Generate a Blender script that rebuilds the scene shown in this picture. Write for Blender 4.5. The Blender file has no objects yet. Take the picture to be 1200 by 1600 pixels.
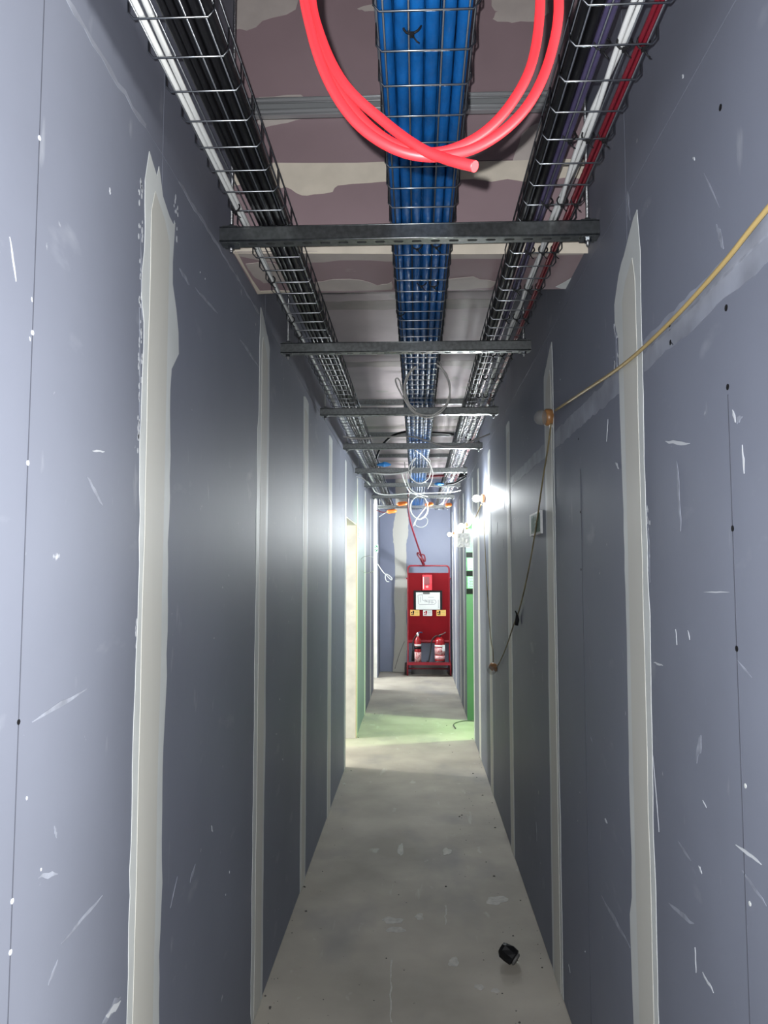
import bpy, math, random
from mathutils import Vector, Matrix
random.seed(7)
scene = bpy.context.scene
COL = scene.collection

# ---------------------------------------------------------------- camera
FPX, VX, VY, HC = 1200.0, 651.0, 892.0, 1.57
PITCH = math.atan((VY - 800) / FPX)
YAW = math.atan((VX - 600) / FPX * math.cos(PITCH))
cam_d = bpy.data.cameras.new('camera')
cam = bpy.data.objects.new('camera', cam_d); COL.objects.link(cam)
cam.location = (0, 0, HC)
cam.rotation_euler = (math.pi / 2 + PITCH, 0, YAW)
cam_d.sensor_fit = 'VERTICAL'; cam_d.sensor_height = 36.0; cam_d.lens = 36.0 * FPX / 1600.0
cam_d.clip_start = 0.02
scene.camera = cam

# ---------------------------------------------------------------- world, exposure
w = bpy.data.worlds.new('world'); scene.world = w; w.use_nodes = True
w.node_tree.nodes['Background'].inputs[0].default_value = (0.55, 0.6, 0.7, 1)
w.node_tree.nodes['Background'].inputs[1].default_value = 0.02
vs = scene.view_settings
vs.view_transform = 'Standard'; vs.look = 'None'; vs.gamma = 1.0; vs.use_curve_mapping = False
vs.exposure = 0.0

# ---------------------------------------------------------------- lights
def point(name, loc, watts, col=(1, 1, 1), rad=0.04):
    d = bpy.data.lights.new(name, 'POINT'); d.energy = watts; d.color = col; d.shadow_soft_size = rad
    o = bpy.data.objects.new(name, d); COL.objects.link(o); o.location = loc
    return o
FLASH_W, LAMP_W = 185.0, 56.0
ROOM_L_W, ROOM_R_W, BRANCH_W, BACK_W = 180.0, 310.0, 190.0, 300.0
COOL = (0.93, 0.98, 1.0)
# the phone's flash, beside its lens
fd = bpy.data.lights.new('camera_flash', 'SPOT'); fd.energy = FLASH_W; fd.color = (0.97, 0.985, 1.0)
fd.spot_size = math.radians(150); fd.spot_blend = 0.5; fd.shadow_soft_size = 0.003
fo = bpy.data.objects.new('camera_flash', fd); COL.objects.link(fo)
fo.rotation_euler = cam.rotation_euler
fo.location = Vector((0, 0, HC)) + Vector((-0.013, 0.0, 0.021))

# ---------------------------------------------------------------- pixel -> world
cp, sp, cy, sy = math.cos(PITCH), math.sin(PITCH), math.cos(YAW), math.sin(YAW)
FW = Vector((-sy * cp, cy * cp, sp)); RT = Vector((cy, sy, 0)); UP = RT.cross(FW)
CC = Vector((0, 0, HC))
def on(ax, val, x, y):
    d = FW + RT * ((x - 600) / FPX) - UP * ((y - 800) / FPX)
    return CC + d * ((val - CC[ax]) / d[ax])
def atY(x, y, Y): return on(1, Y, x, y)

XL, XR, YB0, YB1, ZS, YE = -0.575, 0.532, 2.33, 2.69, 2.57, 12.1
ZC, ZCN, ZJ = 3.02, 3.75, 2.514          # far ceiling, near ceiling, board joint
class Surf:
    """a plane with (u, v) coordinates and an inward offset t"""
    def __init__(s, kind): s.k = kind
    def P(s, u, v, t=0.0):
        return {'L': Vector((XL + t, u, v)), 'R': Vector((XR - t, u, v)), 'F': Vector((u, v, t)),
                'B': Vector((u, YB0 - t, v)), 'S': Vector((u, v, ZS - t)), 'E': Vector((u, YE - t, v)),
                'C': Vector((u, v, ZC - t))}[s.k]
    def px(s, x, y):
        ax, val = {'L': (0, XL), 'R': (0, XR), 'F': (2, 0), 'B': (1, YB0), 'S': (2, ZS), 'E': (1, YE), 'C': (2, ZC)}[s.k]
        p = on(ax, val, x, y)
        return {'L': (p.y, p.z), 'R': (p.y, p.z), 'F': (p.x, p.y), 'B': (p.x, p.z), 'S': (p.x, p.y), 'E': (p.x, p.z), 'C': (p.x, p.y)}[s.k]
SL, SR, SF, SB, SS, SE, SC = [Surf(k) for k in 'LRFBSEC']

# ---------------------------------------------------------------- materials
def mat(name, col, rough=0.6, metal=0.0, var=0.0, vscale=4.0, bump=0.0, bscale=60.0, spec=0.5, emit=None, est=1.0,
        scuff=None, stretch=(1, 1, 1), trans=0.0, alpha=1.0, col2=None, det=6.0):
    m = bpy.data.materials.new(name); m.use_nodes = True
    nt = m.node_tree; N = nt.nodes; Lk = nt.links
    b = N['Principled BSDF']
    b.inputs['Roughness'].default_value = rough; b.inputs['Metallic'].default_value = metal
    b.inputs['Specular IOR Level'].default_value = spec
    b.inputs['Transmission Weight'].default_value = trans
    b.inputs['Alpha'].default_value = alpha
    b.inputs['Base Color'].default_value = (*col, 1)
    tc = N.new('ShaderNodeTexCoord'); mp = N.new('ShaderNodeMapping')
    mp.inputs['Scale'].default_value = stretch
    Lk.new(tc.outputs['Object'], mp.inputs['Vector'])
    last = None
    if var > 0 or col2:
        n = N.new('ShaderNodeTexNoise'); n.inputs['Scale'].default_value = vscale; n.inputs['Detail'].default_value = det
        Lk.new(mp.outputs[0], n.inputs['Vector'])
        r = N.new('ShaderNodeValToRGB')
        a = [max(0, c * (1 - var)) for c in col]; c2 = col2 or [min(1, c * (1 + var)) for c in col]
        r.color_ramp.elements[0].color = (*a, 1); r.color_ramp.elements[0].position = 0.33
        r.color_ramp.elements[1].color = (*c2, 1); r.color_ramp.elements[1].position = 0.67
        Lk.new(n.outputs['Fac'], r.inputs['Fac']); last = r.outputs['Color']
    for (sc, st, lo, hi, c, amt) in (scuff or []):
        mp2 = N.new('ShaderNodeMapping'); mp2.inputs['Scale'].default_value = st
        mp2.inputs['Location'].default_value = (sc * 1.7, sc * 0.3, sc)
        Lk.new(tc.outputs['Object'], mp2.inputs['Vector'])
        n = N.new('ShaderNodeTexNoise'); n.inputs['Scale'].default_value = sc; n.inputs['Detail'].default_value = 4.0
        Lk.new(mp2.outputs[0], n.inputs['Vector'])
        r = N.new('ShaderNodeMapRange'); r.inputs[1].default_value = lo; r.inputs[2].default_value = hi; r.inputs[4].default_value = amt
        Lk.new(n.outputs['Fac'], r.inputs[0])
        mx = N.new('ShaderNodeMix'); mx.data_type = 'RGBA'
        Lk.new(r.outputs[0], mx.inputs[0])
        if last is not None: Lk.new(last, mx.inputs[6])
        else: mx.inputs[6].default_value = (*col, 1)
        mx.inputs[7].default_value = (*c, 1); last = mx.outputs[2]
    if last is not None: Lk.new(last, b.inputs['Base Color'])
    if bump > 0:
        n = N.new('ShaderNodeTexNoise'); n.inputs['Scale'].default_value = bscale; n.inputs['Detail'].default_value = 3.0
        Lk.new(mp.outputs[0], n.inputs['Vector'])
        bp = N.new('ShaderNodeBump'); bp.inputs['Strength'].default_value = bump; bp.inputs['Distance'].default_value = 0.01
        Lk.new(n.outputs['Fac'], bp.inputs['Height']); Lk.new(bp.outputs[0], b.inputs['Normal'])
    if emit:
        b.inputs['Emission Color'].default_value = (*emit, 1); b.inputs['Emission Strength'].default_value = est
    return m

SCUFF = [(5.0, (1, 1.0, 2.2), 0.66, 0.80, (0.36, 0.38, 0.42), 0.30),
         (3.0, (1, 7.0, 2.0), 0.69, 0.80, (0.40, 0.42, 0.45), 0.30),
         (26.0, (1, 1, 1), 0.73, 0.80, (0.62, 0.64, 0.66), 0.6)]
M = {}
M['board'] = mat('blue_grey_plasterboard', (0.155, 0.168, 0.211), 0.55, spec=0.25, var=0.07, vscale=1.6, bump=0.05, bscale=14, scuff=SCUFF)
M['board2'] = mat('blue_plasterboard_end', (0.21, 0.235, 0.325), 0.5, var=0.06, vscale=1.6, bump=0.04, bscale=14, scuff=SCUFF[:1])
M['comp'] = mat('jointing_compound', (0.52, 0.515, 0.472), 0.55, var=0.05, vscale=3, bump=0.06, bscale=25, stretch=(1, 1, .2))
M['comp2'] = mat('jointing_compound_pale', (0.54, 0.562, 0.553), 0.5, var=0.06, vscale=6, bump=0.05, bscale=30)
M['smear'] = mat('thin_filler_smear', (0.225, 0.242, 0.29), 0.5, var=0.22, vscale=9, bump=0.05, bscale=30)
M['scuff'] = mat('white_scuff_mark', (0.46, 0.48, 0.51), 0.6)
M['scuff2'] = mat('faint_scuff_mark', (0.225, 0.242, 0.29), 0.55, var=0.25, vscale=30)
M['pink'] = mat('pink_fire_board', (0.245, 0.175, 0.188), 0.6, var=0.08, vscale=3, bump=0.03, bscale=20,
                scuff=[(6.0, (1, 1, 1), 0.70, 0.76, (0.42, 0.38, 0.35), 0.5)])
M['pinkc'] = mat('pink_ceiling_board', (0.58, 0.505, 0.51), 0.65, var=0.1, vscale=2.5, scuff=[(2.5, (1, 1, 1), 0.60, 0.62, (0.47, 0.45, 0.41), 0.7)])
M['cream'] = mat('cream_filler', (0.56, 0.505, 0.42), 0.6, var=0.07, vscale=12, bump=0.05, bscale=30)
M['beige'] = mat('beige_filler', (0.40, 0.355, 0.33), 0.6, var=0.1, vscale=9, bump=0.05, bscale=30)
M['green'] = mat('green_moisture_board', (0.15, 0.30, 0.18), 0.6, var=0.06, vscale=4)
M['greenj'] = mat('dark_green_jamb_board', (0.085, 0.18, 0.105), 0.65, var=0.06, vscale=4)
M['concrete'] = mat('concrete_floor', (0.325, 0.300, 0.255), 0.75, var=0.2, vscale=1.9, bump=0.12, bscale=22, det=9.0,
                    scuff=[(2.2, (1, .6, 1), 0.56, 0.72, (0.20, 0.195, 0.195), 0.65),
                           (9.0, (1, 0.5, 1), 0.66, 0.72, (0.50, 0.49, 0.46), 0.4),
                           (5.0, (3, 0.35, 1), 0.67, 0.73, (0.48, 0.47, 0.44), 0.35),
                           (34.0, (1, 1, 1), 0.71, 0.76, (0.12, 0.11, 0.10), 0.7)])
M['white'] = mat('white_painted', (0.72, 0.72, 0.70), 0.6, var=0.04, vscale=5)
M['jamb'] = mat('raw_white_board_edge', (0.62, 0.61, 0.57), 0.7, var=0.12, vscale=7)
M['timber'] = mat('pale_softwood', (0.55, 0.45, 0.28), 0.7, var=0.15, vscale=10, stretch=(8, 8, .6))
M['galv'] = mat('galvanised_steel', (0.20, 0.212, 0.212), 0.36, 1.0, var=0.2, vscale=70)
M['furr'] = mat('thin_galvanised_sheet', (0.42, 0.43, 0.44), 0.45, 0.6)
M['wire'] = mat('zinc_wire', (0.19, 0.20, 0.215), 0.29, 1.0)
M['rod'] = mat('threaded_steel', (0.42, 0.43, 0.44), 0.4, 1.0, bump=0.4, bscale=300, stretch=(.05, .05, 1))
M['blue'] = mat('blue_cable_sheath', (0.004, 0.074, 0.245), 0.45, spec=0.18, var=0.25, vscale=18, bump=0.7, bscale=30, stretch=(1, .45, 1))
M['black'] = mat('black_cable_sheath', (0.004, 0.004, 0.005), 0.42, spec=0.25)
M['blackp'] = mat('black_plastic', (0.006, 0.006, 0.007), 0.55, spec=0.2)
M['purple'] = mat('purple_cable_sheath', (0.042, 0.034, 0.080), 0.5, var=0.15, vscale=20)
M['whitec'] = mat('white_cable_sheath', (0.54, 0.55, 0.545), 0.45, spec=0.3)
M['greyc'] = mat('grey_cable_sheath', (0.42, 0.41, 0.39), 0.42)
M['dkred'] = mat('dark_red_cable_sheath', (0.125, 0.005, 0.013), 0.4)
M['redc'] = mat('bright_red_cable_sheath', (0.50, 0.012, 0.016), 0.5, spec=0.3)
M['redcart'] = mat('red_painted_steel', (0.135, 0.003, 0.006), 0.6, spec=0.1, var=0.1, vscale=3)
M['redbar'] = mat('red_painted_tube', (0.22, 0.005, 0.015), 0.35)
M['redext'] = mat('red_extinguisher', (0.26, 0.008, 0.012), 0.25)
M['redsound'] = mat('red_alarm_plastic', (0.5, 0.012, 0.025), 0.3)
M['dkredp'] = mat('dark_red_window', (0.16, 0.004, 0.01), 0.2)
M['paper'] = mat('white_paper', (0.55, 0.57, 0.56), 0.7)
M['ink'] = mat('grey_ink', (0.22, 0.23, 0.24), 0.8)
M['signy'] = mat('yellow_notice', (0.72, 0.42, 0.12), 0.6)
M['signg'] = mat('safety_green', (0.01, 0.17, 0.07), 0.5)
M['signgd'] = mat('safety_green_dark', (0.008, 0.07, 0.035), 0.5)
M['signw'] = mat('sign_white', (0.70, 0.74, 0.72), 0.5)
M['signgrey'] = mat('sign_dimmed_white', (0.42, 0.43, 0.43), 0.5, var=.1, vscale=30)  # white greyed down, the sign's weaker light is put into its colour
M['yellow'] = mat('yellow_flex', (0.36, 0.262, 0.105), 0.5)
M['olive'] = mat('dark_olive_flex', (0.15, 0.125, 0.065), 0.6, var=.4, vscale=12)  # darker, blotchy olive version of the yellow flex
M['amber'] = mat('amber_lampholder', (0.26, 0.125, 0.045), 0.35, var=0.3, vscale=40)
M['dome'] = mat('clear_lamp_dome', (0.30, 0.30, 0.28), 0.1, alpha=0.26, bump=0.5, bscale=120)
M['bulb'] = mat('lit_bulb', (1, 1, 1), 0.5, emit=(1.0, 0.99, 0.96), est=9.0)
M['pencil'] = mat('pencil_line', (0.055, 0.06, 0.08), 0.8)
M['orange'] = mat('orange_plastic', (0.80, 0.20, 0.03), 0.45)
M['rubber'] = mat('black_rubber', (0.012, 0.012, 0.012), 0.7)
M['foil'] = mat('crinkled_white_film', (0.74, 0.76, 0.73), 0.35, var=0.18, vscale=40, bump=0.8, bscale=30)
M['bluefilm'] = mat('blue_film', (0.02, 0.16, 0.42), 0.35, bump=0.5, bscale=40)
M['debris'] = mat('grit', (0.07, 0.065, 0.06), 0.8)
M['dusty'] = mat('dusty_grey_plastic', (0.10, 0.098, 0.095), 0.7)

# ---------------------------------------------------------------- mesh builder
class MB:
    def __init__(s): s.v = []; s.f = []; s.sm = []
    def add(s, vs, fs, smooth=False):
        o = len(s.v); s.v += [tuple(v) for v in vs]
        for f in fs: s.f.append(tuple(i + o for i in f)); s.sm.append(smooth)
        return s
    def box(s, x0, x1, y0, y1, z0, z1):
        return s.add([(x0, y0, z0), (x1, y0, z0), (x1, y1, z0), (x0, y1, z0), (x0, y0, z1), (x1, y0, z1), (x1, y1, z1), (x0, y1, z1)],
                     [(0, 3, 2, 1), (4, 5, 6, 7), (0, 1, 5, 4), (1, 2, 6, 5), (2, 3, 7, 6), (3, 0, 4, 7)])
    def tube(s, pts, r, n=8, closed=False, smooth=True, squash=1.0):
        pts = [Vector(p) for p in pts]; m = len(pts)
        rs = r if isinstance(r, (list, tuple)) else [r] * m
        T = []
        for i in range(m):
            a = pts[(i - 1) % m] if (closed or i) else pts[i]
            b = pts[(i + 1) % m] if (closed or i < m - 1) else pts[i]
            d = b - a
            T.append(d.normalized() if d.length > 1e-9 else Vector((0, 0, 1)))
        ref = Vector((0, 0, 1)) if abs(T[0].z) < 0.9 else Vector((1, 0, 0))
        nrm = (ref - T[0] * ref.dot(T[0])).normalized()
        vs = []
        for i in range(m):
            nrm = (nrm - T[i] * nrm.dot(T[i]))
            nrm = nrm.normalized() if nrm.length > 1e-6 else T[i].orthogonal().normalized()
            bn = T[i].cross(nrm)
            for k in range(n):
                a = 2 * math.pi * (k + 0.5) / n
                vs.append(pts[i] + nrm * math.cos(a) * rs[i] * squash + bn * math.sin(a) * rs[i])
        fs = []
        for i in range(m if closed else m - 1):
            j = (i + 1) % m
            for k in range(n):
                l = (k + 1) % n
                fs.append((i * n + k, i * n + l, j * n + l, j * n + k))
        s.add(vs, fs, smooth)
        if not closed:
            o = len(s.v) - m * n
            s.f.append(tuple(o + k for k in reversed(range(n)))); s.sm.append(False)
            s.f.append(tuple(o + (m - 1) * n + k for k in range(n))); s.sm.append(False)
        return s
    def lathe(s, prof, c, axis=(0, 0, 1), n=14, smooth=True):
        ax = Vector(axis).normalized(); u = ax.orthogonal().normalized(); w_ = ax.cross(u); c = Vector(c)
        vs = []
        for (r, h) in prof:
            for k in range(n):
                a = 2 * math.pi * k / n
                vs.append(c + ax * h + (u * math.cos(a) + w_ * math.sin(a)) * max(r, 1e-4))
        fs = [(i * n + k, i * n + (k + 1) % n, (i + 1) * n + (k + 1) % n, (i + 1) * n + k) for i in range(len(prof) - 1) for k in range(n)]
        s.add(vs, fs, smooth)
        o = len(s.v) - len(prof) * n
        s.f.append(tuple(o + k for k in reversed(range(n)))); s.sm.append(False)
        s.f.append(tuple(o + (len(prof) - 1) * n + k for k in range(n))); s.sm.append(False)
        return s
    def prism(s, poly, off):
        """poly: 3D points, off: extrusion vector"""
        n = len(poly); off = Vector(off); P = [Vector(p) for p in poly]
        s.add(P + [p + off for p in P], [tuple(reversed(range(n))), tuple(range(n, 2 * n))] +
              [(i, (i + 1) % n, n + (i + 1) % n, n + i) for i in range(n)])
        return s
    def patch(s, surf, uv, t=0.0012, t0=-0.0005):
        a = [surf.P(u, v, t0) for u, v in uv]; b = surf.P(*uv[0], t) - a[0]
        return s.prism(a, b)
    def mesh(s, name):
        me = bpy.data.meshes.new(name); me.from_pydata(s.v, [], s.f)
        me.polygons.foreach_set('use_smooth', s.sm)
        me.validate(); me.update()
        import bmesh
        bm = bmesh.new(); bm.from_mesh(me); bmesh.ops.recalc_face_normals(bm, faces=bm.faces); bm.to_mesh(me); bm.free()
        return me
    def build(s, name, material, parent=None):
        o = bpy.data.objects.new(name, s.mesh(name)); COL.objects.link(o)
        o.data.materials.append(M[material] if isinstance(material, str) else material)
        if parent is not None:
            o.parent = parent; o.matrix_parent_inverse = Matrix.Translation(-parent.location) if parent.type == 'EMPTY' else Matrix()
        return o
def tag(o, label, cat=None, group=None, kind=None):
    if label: o['label'] = label
    if cat: o['category'] = cat
    if group: o['group'] = group
    if kind: o['kind'] = kind
    return o
def thing(name, loc, label, cat, group=None, kind=None):
    o = bpy.data.objects.new(name, None); COL.objects.link(o); o.location = loc; o.empty_display_size = 0.05
    return tag(o, label, cat, group, kind)
def part_copy(o, parent, loc):
    c = o.copy(); COL.objects.link(c); c.parent = parent; c.matrix_parent_inverse = o.matrix_parent_inverse.copy(); c.location = loc
    return c
def spline(pts, k=6, closed=False):
    P = [Vector(p) for p in pts]; n = len(P); out = []
    for i in range(n if closed else n - 1):
        g = (lambda j: P[j % n]) if closed else (lambda j: P[min(max(j, 0), n - 1)])
        p0, p1, p2, p3 = g(i - 1), g(i), g(i + 1), g(i + 2)
        for q in range(k):
            t = q / k
            out.append(0.5 * ((2 * p1) + (p2 - p0) * t + (2 * p0 - 5 * p1 + 4 * p2 - p3) * t * t + (3 * p1 - p0 - 3 * p2 + p3) * t ** 3))
    if not closed: out.append(P[-1])
    return out
def blob(cu, cv, ru, rv, jag=0.25, n=22, rnd=random):
    ph = [rnd.uniform(0, 6.28) for _ in range(4)]
    out = []
    for k in range(n):
        a = 2 * math.pi * k / n
        r = 1 + jag * (math.sin(2 * a + ph[0]) * .5 + math.sin(3 * a + ph[1]) * .4 + math.sin(5 * a + ph[2]) * .35 + rnd.uniform(-.25, .25))
        out.append((cu + ru * r * math.cos(a), cv + rv * r * math.sin(a)))
    return out
def blob_px(surf, x0, x1, y0, y1, jag=0.2, n=26, rnd=random):
    return [surf.px(u, v) for u, v in blob((x0 + x1) / 2, (y0 + y1) / 2, (x1 - x0) / 2, (y1 - y0) / 2, jag, n, rnd)]

# ================================================================ STRUCTURE
STR = 'structure'
fl = MB().box(-3.4, 3.4, -2.6, YE + .2, -0.12, 0.0).build('floor', 'concrete')
tag(fl, 'dusty bare grey concrete floor of the corridor', 'floor', kind=STR)

# door / branch openings: (y0, y1, head)
D1 = (6.28, 7.36, 2.02); D2 = (10.35, 11.45, 2.62); D3 = (7.33, 8.28, 2.04); D4 = (-0.25, 0.85, 2.04)  # last opening is added to let the unseen room's light in
JL = [-1.9, -0.7, 0.47, 1.66, 2.85, 3.945, 5.09]          # joints left
JLf = [8.57, 9.6]
JR = [-1.85, -0.6, 1.90, 3.07, 4.44, 5.61, 6.62]
JRf = [9.45, 10.6]
def wall(name, side, joints, openings, label):
    sgn = 1 if side == 'L' else -1
    X = XL if side == 'L' else XR
    ys = sorted(set([-2.5, YE] + joints + [y for o in openings for y in o[:2]]))
    root = MB()
    segs = []
    for a, b in zip(ys[:-1], ys[1:]):
        hd = 0.0
        for (o0, o1, h) in openings:
            if a >= o0 - 1e-6 and b <= o1 + 1e-6: hd = h
        segs.append((a, b, hd))
    xo, xi = X - sgn * 0.115, X - sgn * 0.0135
    for a, b, hd in segs:
        root.box(min(xo, xi), max(xo, xi), a, b, hd, ZCN + .1)
    r = root.build(name, 'jamb'); tag(r, label, 'wall', kind=STR)
    xi2, xs = sorted((X - sgn * 0.0133, X))
    for a, b, hd in segs:
        g = 0.0012
        if hd < ZJ - .05:
            MB().box(xi2, xs, a + g, b - g, hd + (0.006 if hd == 0 else 0), ZJ - g).build('board', 'board', r)
        top = ZCN if a < YB0 else ZC + .02
        lo = max(ZJ, hd) + g
        MB().box(xi2, xs, a + g, b - g, lo, ZCN).build('board', 'board', r)
    return r
WL = wall('wall_left', 'L', JL + JLf, [D1, D2], 'long blue-grey plasterboard wall on the left with taped joints')
WR = wall('wall_right', 'R', JR + JRf, [D4, D3], 'long blue-grey plasterboard wall on the right with taped joints')
we = MB().box(-3.4, 1.0, YE + .0135, YE + .15, 0, 3.4).build('wall_end', 'jamb')
tag(we, 'blue plasterboard wall closing the far end of the corridor', 'wall', kind=STR)
for a, b in ((-3.3, -1.5), (-1.5, -0.27), (-0.27, 0.9)):
    MB().box(a + .001, b - .001, YE, YE + .0133, .006, 3.4).build('board', 'board2', we)
wb = MB().box(-.8, .8, -2.62, -2.5, 0, 3.8).build('wall_back', 'board')
tag(wb, 'plain plasterboard wall closing the corridor behind the camera', 'wall', kind=STR)
# ceilings
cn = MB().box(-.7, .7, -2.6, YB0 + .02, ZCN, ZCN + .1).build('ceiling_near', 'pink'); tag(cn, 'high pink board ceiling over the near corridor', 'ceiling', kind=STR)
ce = MB().box(-.7, .7, YB1 - .1, YE + .1, ZC + .013, ZC + .1).build('ceiling', 'jamb'); tag(ce, 'pink plasterboard ceiling above the cable trays', 'ceiling', kind=STR)
yc = [YB1 - .05, 4.1, 5.3, 6.5, 7.7, 8.9, 10.1, 11.3, YE]
for a, b in zip(yc[:-1], yc[1:]):
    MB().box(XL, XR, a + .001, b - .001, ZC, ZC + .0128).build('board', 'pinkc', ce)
for y in yc[1:-1]:
    uv = [(XL + .002, y - .06 + random.uniform(-.01, .01))] + [(XL + (XR - XL) * k / 14, y - .07 + random.uniform(-.012, .012)) for k in range(1, 14)] + [(XR - .002, y - .07)]
    uv += [(XR - .002, y + .06)] + [(XR - (XR - XL) * k / 14, y + .07 + random.uniform(-.012, .012)) for k in range(1, 14)] + [(XL + .002, y + .06)]
    MB().patch(SC, uv).build('joint_tape', 'beige', ce)
# bulkhead beam
bk = MB().box(XL, XR, YB0 + .0135, YB1 - .0135, ZS + .0135, ZCN).build('bulkhead', 'jamb')
tag(bk, 'boxed pink plasterboard bulkhead beam dropping across the corridor above the trays', 'bulkhead', kind=STR)
for z0, z1 in ((ZS, 2.853), (2.855, ZCN)):
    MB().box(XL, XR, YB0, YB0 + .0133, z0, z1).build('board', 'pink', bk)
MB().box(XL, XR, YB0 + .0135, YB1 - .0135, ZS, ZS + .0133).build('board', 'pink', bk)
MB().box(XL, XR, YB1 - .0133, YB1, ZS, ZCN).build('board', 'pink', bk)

# ---------------------------------------------------------------- joint tapes on the walls
def strip(surf, yc_, w0, z0, z1, top='slant', rough=.006, seed=0, step=.05, parent=None, mats=('comp2', 'comp'), jumps=()):
    rnd = random.Random(seed)
    n = int((z1 - z0) / step)
    a, b = [], []
    ea = eb = 0.0
    for i in range(n + 1):
        z = z0 + (z1 - z0) * i / n
        ea = ea * .82 + rnd.uniform(-rough, rough); eb = eb * .82 + rnd.uniform(-rough, rough)
        ja = sum(j[2] for j in jumps if j[3] < 0 and j[0] < z < j[1]); jb = sum(j[2] for j in jumps if j[3] > 0 and j[0] < z < j[1])
        a.append((yc_ - w0 / 2 + ea - ja, z)); b.append((yc_ + w0 / 2 + eb + jb, z))
    if top == 'up-far':       # top slants: higher on the far side? lower on near
        tp = [(yc_ + w0 * .46, z1 + .012), (yc_ + w0 * .3, z1 + .034), (yc_ + w0 * .18, z1 + .042), (yc_ - w0 * .05, z1 + .07), (yc_ - w0 * .3, z1 + .098), (yc_ - w0 * .46, z1 + .105)]
    elif top == 'spike':
        tp = [(yc_ + w0 * .45, z1 - .01), (yc_ + w0 * .30, z1 - .005), (yc_ + w0 * .05, z1 + .02), (yc_ - w0 * .1, z1 + .075), (yc_ - w0 * .16, z1 + .045), (yc_ - w0 * .3, z1 + .06), (yc_ - w0 * .42, z1 + .075)]
    else:
        tp = [(yc_ + w0 * .3, z1 + .008), (yc_ - w0 * .2, z1 + .012)]
    o = MB().patch(surf, a + [] + list(reversed(tp))[::1] + list(reversed(b)) if False else a + list(reversed(tp)) + list(reversed(b)), .0012).build('joint_tape', mats[0], parent)
    wi = w0 * .62
    ai = [(yc_ - wi / 2 + rnd.uniform(-.003, .003), z0 + (z1 - .05 - z0) * i / 20) for i in range(21)]
    bi = [(yc_ + wi / 2 + rnd.uniform(-.003, .003), z0 + (z1 - .07 - z0) * i / 20) for i in range(21)]
    if top != 'flat': ai.append((yc_ - wi * .35, z1 + .005)); ai.append((yc_ + wi * .2, z1 - .03))
    MB().patch(surf, ai + list(reversed(bi)), .0022, .001).build('filler_ridge', mats[1], o)
    return o
strip(SL, 1.655, .195, .004, 2.40, 'spike', .006, 3, parent=WL, jumps=((2.16, 2.24, .03, 1), (2.06, 2.155, .045, 1), (2.12, 2.22, .015, -1), (.004, .62, .03, -1), (.5, .7, .012, 1)))
strip(SL, 2.845, .18, .004, 2.44, 'up-far', .004, 5, parent=WL, jumps=((.004, 2.1, .02, -1),))
strip(SL, 3.945, .18, .004, 2.46, 'flat', .004, 6, parent=WL)
strip(SL, 5.09, .2, .004, 2.46, 'flat', .004, 7, parent=WL)
strip(SL, 6.20, .12, .004, 2.46, 'flat', .003, 8, parent=WL, mats=('comp2', 'comp2'))
strip(SL, 7.44, .12, .004, 2.46, 'flat', .003, 18, parent=WL, mats=('comp', 'comp'))
for q, yy in enumerate((8.57, 9.6, 10.27)): strip(SL, yy, .18 if q < 2 else .1, .004, 2.46, 'flat', .004, 9 + q, parent=WL)
strip(SL, .47, .2, .004, 2.42, 'flat', .006, 31, parent=WL)
strip(SR, 1.895, .19, .004, 2.33, 'up-far', .005, 13, parent=WR, jumps=((2.18, 2.33, .035, 1), (.004, .75, .02, 1), (.004, .3, .015, -1)))
strip(SR, 3.07, .21, .004, 2.36, 'up-far', .004, 14, parent=WR)
strip(SR, 4.44, .17, .004, 2.42, 'flat', .004, 15, parent=WR)
strip(SR, 5.61, .2, .004, 2.44, 'flat', .004, 16, parent=WR)
strip(SR, 6.62, .18, .004, 2.44, 'flat', .004, 17, parent=WR)
strip(SR, 7.27, .10, .004, 2.44, 'flat', .003, 19, parent=WR, mats=('comp2', 'comp2'))
for q, yy in enumerate((8.75, 9.45, 10.6, 11.5)): strip(SR, yy, .16, .004, 2.44, 'flat', .004, 20 + q, parent=WR)
# wide ragged joint on the end wall
def end_strip():
    rnd = random.Random(4); a, b = [], []
    tab = [(1052, 614, 634), (1000, 617, 636), (960, 617, 635), (940, 616, 637), (900, 617, 636), (870, 617, 635), (850, 615, 635), (838, 614, 637), (825, 614, 638), (812, 616, 638), (800, 618, 636), (760, 618, 636), (720, 618, 636)]
    for y, x0, x1 in tab:
        a.append(SE.px(x0, min(y, 1050))); b.append(SE.px(x1, min(y, 1050)))
    a[0] = (a[0][0], .006); b[0] = (b[0][0], .006)
    def dense(p):
        out = []
        for (u, v), (u2, v2) in zip(p[:-1], p[1:]):
            for k in range(4): out.append((u + (u2 - u) * k / 4 + rnd.uniform(-.006, .006), v + (v2 - v) * k / 4))
        return out + [p[-1]]
    MB().patch(SE, dense(a) + list(reversed(dense(b))), .002).build('joint_tape', 'comp', we)
end_strip()

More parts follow.
